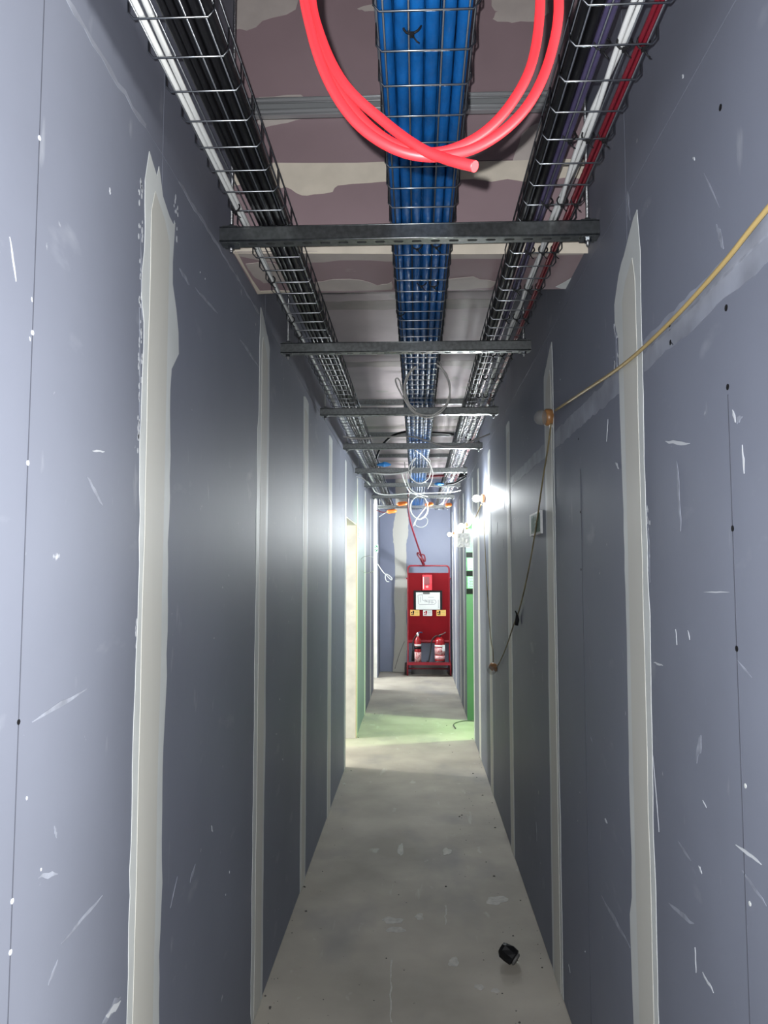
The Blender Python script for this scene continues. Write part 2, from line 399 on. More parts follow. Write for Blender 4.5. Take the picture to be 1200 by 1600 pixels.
# horizontal filler bands, pencil lines, screw holes, scuffs
def hband(surf, y0, y1, z0, z1, m, parent, name='filler_band', seed=1, n=30):
    rnd = random.Random(seed)
    a = [(y0 + (y1 - y0) * k / n, z0 + rnd.uniform(-.005, .005)) for k in range(n + 1)]
    b = [(y0 + (y1 - y0) * k / n, z1 + rnd.uniform(-.005, .005)) for k in range(n + 1)]
    return MB().patch(surf, a + list(reversed(b)), .0007).build(name, m, parent)
hband(SR, .855, 1.785, 2.035, 2.105, 'smear', WR, seed=2)
hband(SR, 1.995, 2.955, 2.035, 2.10, 'smear', WR, seed=3)
hband(SR, 3.18, 4.34, 2.04, 2.095, 'smear', WR, seed=4)
MB().patch(SR, [(.855, 2.074), (1.78, 2.074), (1.78, 2.079), (.855, 2.079)], .001).build('filler_ridge', 'scuff2', WR)
hband(SL, .4, 1.55, 2.508, 2.518, 'smear', WL, seed=5)
hband(SL, 1.78, 2.74, 2.508, 2.517, 'smear', WL, seed=6)
def pline(surf, pxs, parent, w=.0022, name='pencil_line'):
    uv = [surf.px(*p) for p in pxs]
    MB().patch(surf, [(u - w / 2, v) for u, v in uv] + [(u + w / 2, v) for u, v in reversed(uv)], .0006).build(name, 'pencil', parent)
    return uv
def vline(surf, y, z0, z1, parent, w=.0022):
    MB().patch(surf, [(y - w / 2, z0), (y - w / 2, z1), (y + w / 2, z1), (y + w / 2, z0)], .0006).build('pencil_line', 'pencil', parent)
vline(SL, 1.105, .02, 2.5, WL); vline(SR, 1.315, .02, 1.87, WR, .003); vline(SR, 2.50, .02, 1.9, WR, .0025)
def screw(surf, u, v, m, parent, r=.005):
    uv = [(u + r * math.cos(k * math.pi / 4), v + r * math.sin(k * math.pi / 4)) for k in range(8)]
    MB().patch(surf, uv, .0009).build('screw_hole', m, parent)
for k, (x, y) in enumerate([(52, 205), (41, 514), (31, 720), (16, 1133), (4, 1420), (3, 1500)]):
    u, v = SL.px(x, y); screw(SL, 1.105, v, 'scuff' if k != 3 else 'blackp', WL, .0042)
for x, y in [(1140, 603), (1151, 825), (1157, 1015)]:
    u, v = SR.px(x, y); screw(SR, 1.315, v, 'blackp', WR, .0055)
for x, y in [(1135, 481), (1048, 535), (1047, 512), (1126, 168)]:
    u, v = SR.px(x, y); screw(SR, u, v, 'blackp', WR, .006)
for x, y in [(1165, 1228), (1172, 1412), (904, 686), (907, 800), (908, 890)]:
    u, v = SR.px(x, y); screw(SR, u, v, 'comp2' if x > 1000 else 'blackp', WR, .004)

def scuffs(surf, items, parent, seed, extra, yr, zr, dabs=()):
    rnd = random.Random(seed); hi, lo = MB(), MB()
    for kind, x0, y0, x1, y1, wpx in items:
        p0, p1 = Vector((*surf.px(x0, y0), 0)), Vector((*surf.px(x1, y1), 0))
        q = surf.px(x0 + wpx, y0); wd = max(.0015, (Vector((*q, 0)) - p0).length * .35)
        d = p1 - p0; nn = Vector((-d.y, d.x, 0)).normalized() if d.length > 1e-6 else Vector((1, 0, 0))
        k = 6; A, B = [], []
        for i in range(k + 1):
            t = i / k; ww = wd * (math.sin(math.pi * (t * .9 + .05))) * rnd.uniform(.6, 1.1)
            c = p0 + d * t + nn * rnd.uniform(-.2, .2) * wd
            A.append((c + nn * ww / 2)[:2]); B.append((c - nn * ww / 2)[:2])
        (hi if kind == 'h' else lo).patch(surf, A + B[::-1], .0008 if kind == 'h' else .0006)
    for _ in range(extra):
        u, v = rnd.uniform(*yr), rnd.uniform(*zr)
        if rnd.random() < .6:
            r = rnd.uniform(.0012, .003); hi.patch(surf, [(u + r * math.cos(k), v + 1.4 * r * math.sin(k)) for k in (0, 1, 2, 3.1, 4.2, 5.3)], .0008)
        else:
            L = rnd.uniform(.02, .09); a = rnd.uniform(-1.2, 1.2) + math.pi / 2; w_ = rnd.uniform(.0008, .003)
            du, dv = math.cos(a) * L, math.sin(a) * L; pu, pv = -math.sin(a) * w_, math.cos(a) * w_
            (hi if rnd.random() < .3 else lo).patch(surf, [(u, v), (u + du / 2 + pu, v + dv / 2 + pv), (u + du, v + dv), (u + du / 2 - pu, v + dv / 2 - pv)], .0007)
    for (x, y0, y1, n_) in dabs:
        for _ in range(n_):
            u, v = surf.px(x + rnd.gauss(0, 2), rnd.uniform(y0, y1)); r = rnd.uniform(.0015, .006)
            hi.patch(surf, [(u + r * math.cos(k) * .8, v + 1.5 * r * math.sin(k)) for k in (0, 1, 2, 3.1, 4.2, 5.3)], .0004)
    a = hi.build('scuff_marks', 'scuff', parent); a['kind'] = 'stuff'; a['label'] = 'white nicks and filler spots on the board'
    b = lo.build('scuff_marks', 'scuff2', parent); b['kind'] = 'stuff'; b['label'] = 'faint pale scrapes on the board'
scuffs(SL, [('h', 15, 370, 25, 440, 6), ('h', 144, 704, 163, 706, 5), ('h', 171, 293, 172, 304, 5), ('h', 49, 464, 50, 472, 5), ('h', 46, 526, 47, 533, 5),
            ('l', 136, 745, 160, 790, 10), ('l', 50, 1130, 135, 1075, 14), ('l', 95, 1475, 160, 1400, 10), ('l', 60, 1370, 90, 1365, 12), ('h', 165, 1590, 188, 1565, 12), ('l', 160, 1598, 188, 1560, 20),
            ('l', 280, 420, 296, 445, 8), ('l', 305, 450, 340, 490, 5), ('l', 375, 530, 405, 575, 4), ('l', 220, 365, 222, 500, 4), ('l', 218, 480, 219, 720, 5),
            ('l', 75, 1540, 90, 1500, 8), ('l', 85, 1290, 88, 1310, 8), ('l', 297, 1380, 305, 1350, 8), ('h', 330, 1290, 332, 1300, 3), ('h', 394, 1350, 395, 1390, 2)],
       WL, 41, 24, (1.1, 6.1), (.1, 2.4), ((220, 280, 480, 30), (219, 500, 740, 60), (216, 960, 1060, 20), (276, 300, 380, 10)))
scuffs(SR, [('h', 1145, 640, 1150, 660, 9), ('h', 1040, 690, 1078, 694, 6), ('l', 1058, 720, 1064, 830, 10), ('h', 1160, 695, 1163, 740, 7), ('l', 1150, 660, 1160, 650, 12),
            ('h', 950, 655, 948, 690, 3), ('h', 962, 722, 967, 733, 4), ('l', 1088, 1190, 1096, 1150, 16), ('h', 1056, 983, 1058, 1008, 3),
            ('h', 1075, 985, 1078, 1000, 3), ('h', 1022, 1035, 1036, 1040, 4), ('l', 1060, 1315, 1080, 1345, 5), ('h', 1092, 1352, 1097, 1365, 5), ('h', 1150, 1320, 1190, 1350, 8), ('l', 1160, 1360, 1198, 1415, 8),
            ('l', 940, 1400, 985, 1480, 5), ('h', 945, 1280, 949, 1286, 4), ('l', 1045, 1410, 1085, 1445, 8), ('h', 1098, 1520, 1115, 1550, 6), ('h', 1086, 1480, 1088, 1520, 4),
            ('h', 995, 1150, 1000, 1180, 3), ('h', 1098, 1250, 1104, 1262, 3), ('h', 1020, 1180, 1030, 1300, 3), ('l', 1100, 270, 1125, 325, 3), ('h', 1083, 246, 1086, 250, 5), ('h', 1066, 118, 1068, 121, 5),
            ('l', 962, 500, 964, 590, 8), ('h', 1008, 800, 1012, 900, 5), ('l', 1012, 820, 1016, 910, 8), ('l', 1120, 350, 1130, 390, 16), ('l', 980, 300, 984, 345, 12), ('h', 1100, 925, 1140, 925, 2)],
       WR, 43, 34, (1.2, 5.5), (.1, 2.4), ((1010, 790, 915, 60), (962, 500, 600, 30)))

# filler on the bulkhead face and soffit
rb = random.Random(12)
def px_poly(surf, pts, jit=3, sub=3):
    out = []
    n = len(pts)
    for i in range(n):
        (x0, y0), (x1, y1) = pts[i], pts[(i + 1) % n]
        for k in range(sub):
            t = k / sub; out.append(surf.px(x0 + (x1 - x0) * t + rb.uniform(-jit, jit) * (k > 0), y0 + (y1 - y0) * t + rb.uniform(-jit, jit) * (k > 0)))
    return out
def fpatch(surf, pts, m, parent, jit=2.5, t=.0012, sub=3): MB().patch(surf, px_poly(surf, pts, jit, sub), t).build('filler_patch', m, parent)
fpatch(SB, [(355, 256), (470, 255), (600, 253), (760, 252), (922, 250), (922, 282), (880, 278), (820, 284), (740, 280), (660, 285), (600, 284), (528, 290), (520, 300), (480, 306), (455, 296), (430, 290), (355, 292)], 'cream', bk, 3)
fpatch(SB, [(340, -40), (470, -40), (462, 15), (425, 28), (385, 48), (352, 45)], 'beige', bk, 4)
fpatch(SB, [(405, 152), (470, 148), (498, 160), (470, 172), (400, 170)], 'beige', bk, 3, t=.001)
fpatch(SB, [(405, 184), (486, 182), (450, 192), (412, 200), (402, 192)], 'beige', bk, 2, t=.001)
fpatch(SB, [(558, 14), (590, 2), (596, 18), (570, 18)], 'beige', bk, 2)
fpatch(SB, [(775, -30), (858, -30), (858, 20), (836, 34), (800, 36), (770, 30), (778, 18), (768, 8)], 'beige', bk, 3)
fpatch(SB, [(868, 160), (905, 158), (880, 220), (850, 252), (800, 255), (815, 210), (850, 190)], 'beige', bk, 3, t=.0011)
fpatch(SB, [(380, 362), (920, 356), (921, 396), (362, 396)], 'cream', bk, 1.5, t=.0016)
fpatch(SB, [(740, 150), (825, 148), (820, 158), (740, 160)], 'beige', bk, 2, t=.001)
# soffit (uv in world): bands
def sof(pts, m, t=.0012): fpatch(SS, pts, m, bk, 2.0, t)
sof([(367, 393), (640, 393), (918, 386), (912, 397), (780, 404), (620, 408), (560, 406), (480, 410), (420, 408), (374, 400)], 'beige')
sof([(470, 442), (520, 436), (560, 437), (590, 446), (612, 440), (612, 452), (480, 454)], 'beige')
sof([(700, 436), (740, 432), (775, 440), (768, 449), (700, 452)], 'beige')
sof([(384, 412), (420, 410), (440, 418), (470, 428), (445, 440), (412, 442), (395, 430)], 'beige')
sof([(868, 448), (905, 428), (912, 410), (918, 400), (925, 392), (900, 440), (888, 451)], 'comp2', .0016)
sof([(365, 394), (371, 394), (408, 457), (402, 458)], 'cream', .0016)
sof([(403, 455), (480, 454), (480, 458), (404, 459)], 'cream', .0014)

# ---------------------------------------------------------------- side rooms
def shell(name, boxes, m, label):
    b = MB()
    for q in boxes: b.box(*q)
    o = b.build(name, m); return tag(o, label, 'wall', kind=STR)
shell('wall_side_room', [(-3.3, -3.2, 4.9, 8.9, 0, 2.7), (-3.2, XL - .116, 4.9, 5.0, 0, 2.7), (-3.2, XL - .116, 8.8, 8.9, 0, 2.7), (-3.3, XL - .116, 4.9, 8.9, 2.7, 2.8)], 'white', 'pale walls of the lit room behind the left doorway')
shell('wall_green_room', [(2.9, 3.0, 5.6, 9.9, 0, 2.7), (XR + .116, 2.9, 5.6, 5.7, 0, 2.7), (XR + .116, 2.9, 9.8, 9.9, 0, 2.7), (XR + .116, 3.0, 5.6, 9.9, 2.7, 2.8)], 'green', 'green moisture board walls of the lit room behind the right doorway')
shell('wall_branch', [(-3.3, -3.2, 10.2, 11.6, 0, 2.7), (-3.2, XL - .116, 10.2, 10.35, 0, 2.7), (-3.2, XL - .116, 11.45, 11.6, 0, 2.7), (-3.3, XL - .116, 10.2, 11.6, 2.7, 2.8)], 'white', 'pale walls of the side passage near the end of the corridor')
shell('wall_added_room', [(2.6, 2.7, -1.3, 2.0, 0, 2.7), (XR + .116, 2.6, -1.3, -1.2, 0, 2.7), (XR + .116, 2.6, 1.9, 2.0, 0, 2.7), (XR + .116, 2.7, -1.3, 2.0, 2.7, 2.8)], 'board', 'plasterboard walls of an unseen room added beside the camera to light the left wall')  # room shell added around the unseen lamp
point('added_room_lamp', (1.40, 0.40, 1.45), BACK_W, (1.0, 0.99, 0.95), .22)  # unseen lamp, added to brighten the near left wall
point('side_room_lamp', (-2.35, 6.75, 1.9), ROOM_L_W, (1.0, 0.98, 0.9), .06)
point('green_room_lamp', (2.0, 7.8, 1.7), ROOM_R_W, (0.60, 1.0, 0.44), .08)
point('branch_lamp', (-2.3, 10.95, 2.1), BRANCH_W, COOL, .06)

# door linings (door reveals)
dl = thing('door_1', (XL, D1[0], 0), 'unfinished doorway in the left wall with bare board reveal', 'doorway', kind=STR)
MB().box(XL - .115, XL - .002, D1[1] - .012, D1[1] + .0, 0, D1[2]).build('jamb_board', 'jamb', dl)
MB().box(XL - .115, XL - .002, D1[0], D1[0] + .012, 0, D1[2]).build('jamb_board', 'jamb', dl)
MB().box(XL - .115, XL - .002, D1[0], D1[1], D1[2] - .012, D1[2]).build('head_board', 'jamb', dl)
MB().box(XL - .004, XL + .003, D1[1] - .02, D1[1] + .012, 0.004, D1[2] + .01).build('edge_strip', 'timber', dl)
dr = thing('door_2', (XR, D3[0], 0), 'unfinished doorway in the right wall with green board reveal', 'doorway', kind=STR)
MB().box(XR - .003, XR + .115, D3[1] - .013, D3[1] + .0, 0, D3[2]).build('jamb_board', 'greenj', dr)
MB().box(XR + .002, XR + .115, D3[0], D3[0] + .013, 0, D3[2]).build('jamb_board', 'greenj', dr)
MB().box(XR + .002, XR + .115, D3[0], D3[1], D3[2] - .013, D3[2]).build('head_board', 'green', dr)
yj = D3[1] - .013
for y0, y1 in ((863, 871), (892, 900), (920, 928)):
    z1, z0 = atY(730, y0, yj).z, atY(730, y1, yj).z
    MB().box(XR - .001, XR + .112, yj - .003, yj, z0, z1).build('black_tape', 'blackp', dr)
for y0, y1 in ((872, 891), (901, 919)):
    z1, z0 = atY(730, y0, yj).z, atY(730, y1, yj).z
    lb = MB().box(XR + .012, XR + .11, yj - .002, yj, z0, z1).build('printed_label', mat('pale_green_label', (.30, .60, .42), .6, var=.3, vscale=60), dr)
    ink = MB()
    for q in range(4): ink.box(XR + .03, XR + .09 - .012 * (q % 2), yj - .0026, yj - .0019, z0 + .012 + q * .028, z0 + .022 + q * .028)
    ink.build('print', 'ink', lb)

# ================================================================ CABLE SUPPORTS
ZB = 2.463                                # underside of the brackets
def channel_mesh(x0, x1, d=.041, h=.041, th=.0025):
    b = MB(); z0, z1 = 0.0, h
    b.box(x0, x1, 0, th, z0, z1); b.box(x0, x1, d - th, d, z0, z1)          # two flanges
    b.tube([(x0, .0012, .0014), (x1, .0012, .0014)], .0026, 8); b.tube([(x0, .0012, z1 - .0014), (x1, .0012, z1 - .0014)], .0022, 8)
    b.box(x0, x1, th, .010, z1 - th, z1); b.box(x0, x1, d - .010, d - th, z1 - th, z1)   # return lips
    P = .05; n = int((x1 - x0) / P); pad = (x1 - x0 - n * P) / 2
    if pad > .0005:
        b.box(x0, x0 + pad, th, d - th, 0, th); b.box(x1 - pad, x1, th, d - th, 0, th)
    for i in range(n):                                                      # slotted web, slots are real holes
        a = x0 + pad + i * P; c = a + P / 2; cy_ = d / 2
        out = [(a, th), (c, th), (a + P, th), (a + P, cy_), (a + P, d - th), (c, d - th), (a, d - th), (a, cy_)]
        l, r = .014, .0065
        inn = [(c - l + .004, cy_ - r), (c, cy_ - r), (c + l - .004, cy_ - r), (c + l, cy_), (c + l - .004, cy_ + r), (c, cy_ + r), (c - l + .004, cy_ + r), (c - l, cy_)]
        vs = [(x, y, 0) for x, y in out] + [(x, y, 0) for x, y in inn] + [(x, y, th) for x, y in out] + [(x, y, th) for x, y in inn]
        fs = []
        for k in range(8):
            j = (k + 1) % 8
            fs += [(k, j, 8 + j, 8 + k), (16 + k, 24 + k, 24 + j, 16 + j), (8 + k, 8 + j, 24 + j, 24 + k)]
        b.add(vs, fs)
    return b
BR = [(2.005, -.533, .49), (3.075, -.556, .467), (4.345, -.55, .466), (5.575, -.53, .475), (6.94, -.555, .46), (8.12, -.553, .465), (9.42, -.55, .465), (10.95, -.55, .465)]
ordn = ['nearest', 'second nearest', 'third nearest', 'fourth nearest', 'fifth nearest', 'sixth nearest', 'seventh nearest', 'farthest']
cm = channel_mesh(-.5115, .5115).mesh('channel')
nut = MB(); nut.lathe([(.0095, 0), (.0095, .008)], (0, 0, 0), n=6, smooth=False); nutm = nut.mesh('nut')
wash = MB().box(-.02, .02, -.019, .019, 0, .004).mesh('washer')
def inst(name, me, m, parent, loc):
    o = bpy.data.objects.new(name, me); COL.objects.link(o)
    if not me.materials: me.materials.append(M[m])
    o.parent = parent; o.location = loc; return o
for i, (y, a, b) in enumerate(BR):
    xc = (a + b) / 2
    t = thing('support_bracket', (xc, y, ZB), 'slotted galvanised steel channel bracket across the corridor, %s of the eight' % ordn[i], 'bracket', 'channel brackets carrying the cable trays')
    inst('channel', cm, 'galv', t, (0, 0, 0))
    ztop = (ZCN if y < YB0 else ZC) - ZB
    for s in (-1, 1):
        xx = s * .484
        MB().tube([(xx, .0205, -.022), (xx, .0205, ztop)], .0045, 8).build('threaded_rod', 'rod', None).parent = t
        inst('washer', wash, 'galv', t, (xx, .0205, -.004)); inst('nut', nutm, 'wire', t, (xx, .0205, -.012))
        inst('washer', wash, 'galv', t, (xx, .0205, .041)); inst('nut', nutm, 'wire', t, (xx, .0205, .045))

# wire basket trays
ZT = ZB + .041 + .0026                    # cross-wire centre
TY0, TY1, RW = 0.31, 11.85, .0020
def basket(x0, x1, label):
    xc = (x0 + x1) / 2; hw = (x1 - x0) / 2
    t = thing('cable_tray', (xc, TY0, ZT), label, 'cable tray', 'wire basket cable trays')
    rim = .054
    path = [(-hw - .004, 0, rim), (-hw - .004, 0, .012), (-hw + .006, 0, 0), (hw - .006, 0, 0), (hw + .004, 0, .012), (hw + .004, 0, rim)]
    me = MB().tube(path, RW, 6).mesh('cross_wire'); me.materials.append(M['wire'])
    k = 0; y = .01
    while TY0 + y < TY1:
        o = bpy.data.objects.new('cross_wire', me); COL.objects.link(o); o.parent = t; o.location = (0, y, 0); y += .1
    L = TY1 - TY0
    lm = MB().tube([(0, 0, 0), (0, L, 0)], RW, 6).mesh('long_wire'); lm.materials.append(M['wire'])
    for lx, lz in ((-hw + .012, 2 * RW), (-hw * .35, 2 * RW), (hw * .35, 2 * RW), (hw - .012, 2 * RW), (-hw - .004 + 2 * RW, .028), (hw + .004 - 2 * RW, .028), (-hw - .004, rim + RW), (hw + .004, rim + RW)):
        o = bpy.data.objects.new('long_wire', lm); COL.objects.link(o); o.parent = t; o.location = (lx, 0, lz)
    return t
XT = {'L': (-.484, -.344), 'M': (-.066, .104), 'R': (.281, .427)}
basket(*XT['L'], 'wire basket cable tray along the left wall holding white and black cables')
basket(*XT['M'], 'middle wire basket cable tray packed with blue cables')
basket(*XT['R'], 'wire basket cable tray along the right wall holding black, purple, white and red cables')

ZF = ZT + 3 * RW                          # level cables rest on
def run(name, m, x, r, label, cat='cable', group=None, amp=.004, seed=0, z=0.0, n=8, squash=1.0, y0=.33, y1=11.8, drift=None, tw=None, step=.12):
    rnd = random.Random(seed); pts = []; k = int((y1 - y0) / step)
    p1, p2 = rnd.uniform(0, 6), rnd.uniform(0, 6)
    for i in range(k + 1):
        y = y0 + (y1 - y0) * i / k
        xx = x + amp * (math.sin(y * 1.9 + p1) + .6 * math.sin(y * 4.3 + p2)); zz = ZF + r * squash + z + abs(amp) * .3 * (1 + math.sin(y * 2.7 + p2))
        if drift: xx += drift(y)
        if tw: a = y * tw[0] + tw[1]; xx += tw[2] * math.cos(a); zz += tw[2] * (1 + math.sin(a)) * .6
        pts.append((xx, y, zz))
    return tag(MB().tube(pts, r, n, squash=squash).build(name, m), label, cat, group)
# left tray
lw1 = run('white_cable', 'whitec', -.468, .0062, 'white cable nearest the left wall in the left tray', group='white cables in the left tray', amp=.003, seed=1)
lw2 = run('white_cable', 'whitec', -.4665, .0060, 'white cable crossing beside the outermost white one in the left tray', group='white cables in the left tray', amp=.004, seed=2, z=.0085,
          drift=lambda y: (.016) * math.exp(-((y - .9) / .45) ** 2))
bx = [(-.425, .0075, 0), (-.410, .0070, 0), (-.393, .0115, 0), (-.370, .0115, 0), (-.352, .0075, 0), (-.382, .0115, .019), (-.361, .0105, .019)]
for q, (x, r, z) in enumerate(bx):
    run('black_cable', 'black', x, r, 'black power cable in the bundle filling the left tray', group='black cables in the left tray', amp=.0009 if q > 1 else .0025, seed=10 + q, z=z)
# middle tray
bxs = [-.051, -.024, .003, .031, .059, .086]
for q, x in enumerate(bxs):
    run('blue_cable_bundle', 'blue', x, .0133, 'blue data cable bundle, %s from the left in the middle tray' % ['first', 'second', 'third', 'fourth', 'fifth', 'sixth'][q], group='blue bundles in the middle tray', amp=.0006, seed=30 + q, n=10, step=.06)
for q, x in enumerate([-.037, -.009, .017, .045, .072]):
    run('blue_cable_bundle', 'blue', x, .0133, 'blue data cable bundle in the upper layer of the middle tray', group='upper blue bundles in the middle tray', amp=.0005, seed=40 + q, n=8, z=.023, step=.1)
# right tray
for q, (x, r, z) in enumerate([(.291, .0105, 0), (.2905, .011, .0205), (.309, .0095, 0), (.306, .010, .0185)]):
    run('black_cable', 'black', x, r, 'thick black cable along the inner edge of the right tray', group='black cables in the right tray', amp=.0012, seed=50 + q, z=z)
for q, (x, z) in enumerate([(.327, 0), (.338, 0), (.333, .010)]):
    run('purple_cable', 'purple', x, .0055, 'purple cable beside the black ones in the right tray', group='purple cables in the right tray', amp=.002, seed=60 + q, z=z)
for q in range(2):
    run('white_cable', 'whitec', .375, .0055, 'one of the two twisted white cables in the middle of the right tray', group='white cables in the right tray', amp=.002, seed=71, tw=(7.5, q * math.pi, .0062), step=.05)
for q, (x, z) in enumerate([(.404, 0), (.413, 0), (.409, .008)]):
    run('red_cable', 'dkred', x, .0046, 'dark red cable along the outer edge of the right tray', group='dark red cables in the right tray', amp=.0015, seed=80 + q, z=z)
# cable ties
tie_n = 0
def tie(x, y, rx, label, rz=.008, tail=True):
    n = 14; pts = [(x + rx * math.cos(2 * math.pi * k / n), y + .002 * math.sin(4 * math.pi * k / n), ZT + rz + (rz + .004) * math.sin(2 * math.pi * k / n)) for k in range(n)]
    b = MB().tube(pts, .0022, 5, closed=True); b.box(x - .004, x + .004, y - .004, y + .004, ZT - .0095, ZT - .0030)
    if tail: b.tube([(x, y, ZT - .007), (x + .008, y + .004, ZT - .016), (x + .013, y + .006, ZT - .018)], .0015, 5)
    tag(b.build('cable_tie', 'blackp'), label, 'cable tie', 'black cable ties on the trays')
ORD = ['first', 'second', 'third', 'fourth', 'fifth', 'sixth', 'seventh', 'eighth', 'ninth']
for iq, y in enumerate((1.325, 1.62, 1.915, 2.215, 2.515, 2.815, 3.3, 3.7, 4.1)):
    for x, rx, nm in ((.336, .014, 'purple'), (.375, .013, 'white'), (.409, .011, 'dark red')):
        tie(x, y, rx, 'black cable tie around the %s cables in the right tray, %s from the camera' % (nm, ORD[iq]))
for iq, y in enumerate((1.915, 2.115, 2.415, 2.815, 3.0)):
    tie(-.468, y, .011, 'black cable tie around the white cables in the left tray, %s from the camera' % ORD[iq])
for iq, (x, y) in enumerate(((-.005, 1.27), (.005, 2.17), (.06, 2.16), (.02, 2.46), (.06, 2.47), (-.055, 2.75))):
    tie(x, y, .016, 'black cable tie under the blue bundles of the middle tray, %s from the camera' % ORD[iq], .012)

# furring channels under the ceiling
def furring(y, z, label, x0=XL + .004, x1=XR - .004, vert=False):
    b = MB(); h = .016
    if vert:
        b.box(x0, x1, y - .022, y, z - .030, z - .027); b.box(x0, x1, y - .022, y, z + .027, z + .030); b.box(x0, x1, y - .003, y, z - .03, z + .03)
        b.box(x0, x1, y - .022, y - .020, z - .027, z - .014); b.box(x0, x1, y - .022, y - .020, z + .014, z + .027)
        for dz in (-.026, -.012, .012, .026): b.tube([(x0, y - .022, z + dz), (x1, y - .022, z + dz)], .0032, 8)
    else:
        b.box(x0, x1, y - .025, y + .025, z, z + .002); b.box(x0, x1, y - .025, y - .022, z, z + .04); b.box(x0, x1, y + .022, y + .025, z, z + .04)
        b.box(x0, x1, y - .04, y - .025, z + .037, z + .04); b.box(x0, x1, y + .025, y + .04, z + .037, z + .04)
    tag(b.build('furring_channel', 'furr' if vert else 'galv'), label, 'channel', 'steel furring channels')
zf = atY(640, 165, YB0 - .01).z
furring(YB0 - .002, zf, 'galvanised furring channel fixed across the bulkhead face behind the trays', vert=True)
for y, lb in ((6.45, 'nearest of the steel channels under the ceiling boards'), (8.0, 'middle one of the steel channels under the ceiling boards'), (9.5, 'farthest of the steel channels under the ceiling boards')):
    furring(y, ZC - .04, lb)

# ================================================================ HANGING CABLES
def cable(name, m, pts, r, label, n=8, k=7, group=None, cat='cable'):
    return tag(MB().tube(spline(pts, k), r, n).build(name, m), label, cat, group)
A = atY
rc = [A(742, 260, .60), A(716, 254, .61), A(690, 246, .625), A(656, 231, .64), A(605, 194, .66), A(540, 134, .67), A(502, 60, .68), A(486, -20, .69), A(500, -150, .69), A(580, -265, .69), A(690, -300, .69), A(800, -240, .69), A(858, -110, .68), A(873, 0, .67),
      A(862, 80, .67), A(834, 150, .66), A(792, 200, .655), A(736, 234, .65), A(672, 245, .645), A(612, 231, .645), A(555, 190, .65), A(512, 125, .66), A(485, 45, .67), A(473, -40, .68), A(490, -170, .70), A(575, -290, .71), A(690, -330, .71), A(790, -250, .70), A(836, -110, .69), A(844, 0, .685),
      A(832, 95, .68), A(800, 160, .675), A(755, 208, .67), A(700, 235, .665), A(650, 236, .665), A(598, 214, .67), A(548, 165, .68), A(508, 95, .69), A(487, 10, .70), A(490, -110, .71), A(540, -330, .72), A(590, -600, .74), A(600, -780, .75)]
cable('red_cable_coil', 'redc', rc, .0046, 'bright red cable coil hanging close to the camera below the middle tray', 10, 6, cat='cable coil')
gy = 3.5
def ringpts(cx, cy_, rx, ry, Y, a0, turns, n=22, jit=.03, sd=1, dY=.02):
    rnd = random.Random(sd); out = []
    N = int(n * turns)
    for i in range(N + 1):
        a = a0 + 2 * math.pi * i / n; j = 1 + rnd.uniform(-jit, jit) + .03 * math.sin(i / n * 3)
        out.append(A(cx + rx * j * math.cos(a), cy_ + ry * j * math.sin(a), Y + dY * math.sin(i * .7)))
    return out
gp = [A(655, 546, gy - .2), A(668, 556, gy - .15), A(686, 566, gy - .05)] + ringpts(668, 609, 35, 42, gy, -.9, 2.55, sd=2) + [A(628, 618, gy), A(620, 602, gy), A(618, 594, gy), A(621, 591, gy), A(625, 596, gy), A(629, 612, gy), A(637, 628, gy), A(650, 641, gy)]
cable('grey_cable_coil', 'greyc', gp, .0034, 'grey cable coil with a small end loop hanging between the second and third brackets', 8, 3, cat='cable coil')
cable('grey_cable_coil', 'greyc', [A(650, 703, 6.3), A(662, 710, 6.35), A(672, 720, 6.4)] + ringpts(656, 735, 17, 20, 6.4, -.5, 1.5, sd=3) + [A(645, 722, 6.4), A(652, 714, 6.4)], .0045, 'smaller grey cable coil hanging by the fifth bracket', 6, 3, cat='cable coil')
cable('white_cable_coil', 'whitec', [A(627, 738, 8.0), A(633, 755, 8.1), A(640, 768, 8.2), A(655, 775, 8.3)] + ringpts(655, 793, 13.5, 18, 8.3, -1.4, 2.2, sd=4) + [A(650, 812, 8.3), A(646, 822, 8.3)], .0055, 'white cable looped in a ring hanging in front of the end wall', 6, 3, cat='cable coil')
cable('white_cable_loop', 'whitec', [A(662, 806, 8.9), A(668, 812, 8.9), A(666, 820, 8.9), A(658, 824, 8.9), A(649, 820, 8.9), A(652, 808, 8.9)], .0055, 'open white cable loop just below the white ring', 6, 6)
cable('white_cable', 'whitec', [A(560, 733, 7.0), A(590, 740, 6.95), A(612, 741, 6.95), A(637, 737, 6.93), A(648, 728, 6.9)], .007, 'white cable sagging just under the fifth bracket left of the blue bundles', 6)
cable('white_cable', 'whitec', [A(582, 762, 8.0), A(588, 770, 8.05), A(605, 773, 8.1), A(640, 771, 8.1), A(680, 770, 8.1), A(705, 769, 8.1), A(720, 766, 8.1)], .006, 'white cable sagging right across the corridor at the sixth bracket', 6)
cable('white_cable', 'whitec', [A(632, 722, 7.4), A(635, 745, 7.5), A(641, 764, 7.6), A(655, 772, 7.7), A(668, 776, 7.8)], .005, 'white cable dropping from the blue bundles towards the white ring', 6)
cable('white_cable', 'whitec', [A(556, 745, 7.3), A(566, 747, 7.3), A(573, 753, 7.3), A(578, 758, 7.35), A(574, 752, 7.3)], .005, 'short white cable end curling at the left tray by the fifth bracket', 6)
cable('grey_cable', 'greyc', [A(536, 682, 5.2), A(560, 685, 5.2), A(600, 683, 5.15), A(640, 682, 5.1), A(665, 688, 5.1), A(690, 696, 5.1), A(715, 697, 5.15), A(740, 688, 5.2), A(765, 678, 5.3)], .0055, 'grey cable slung across the corridor over the fourth bracket', 6)
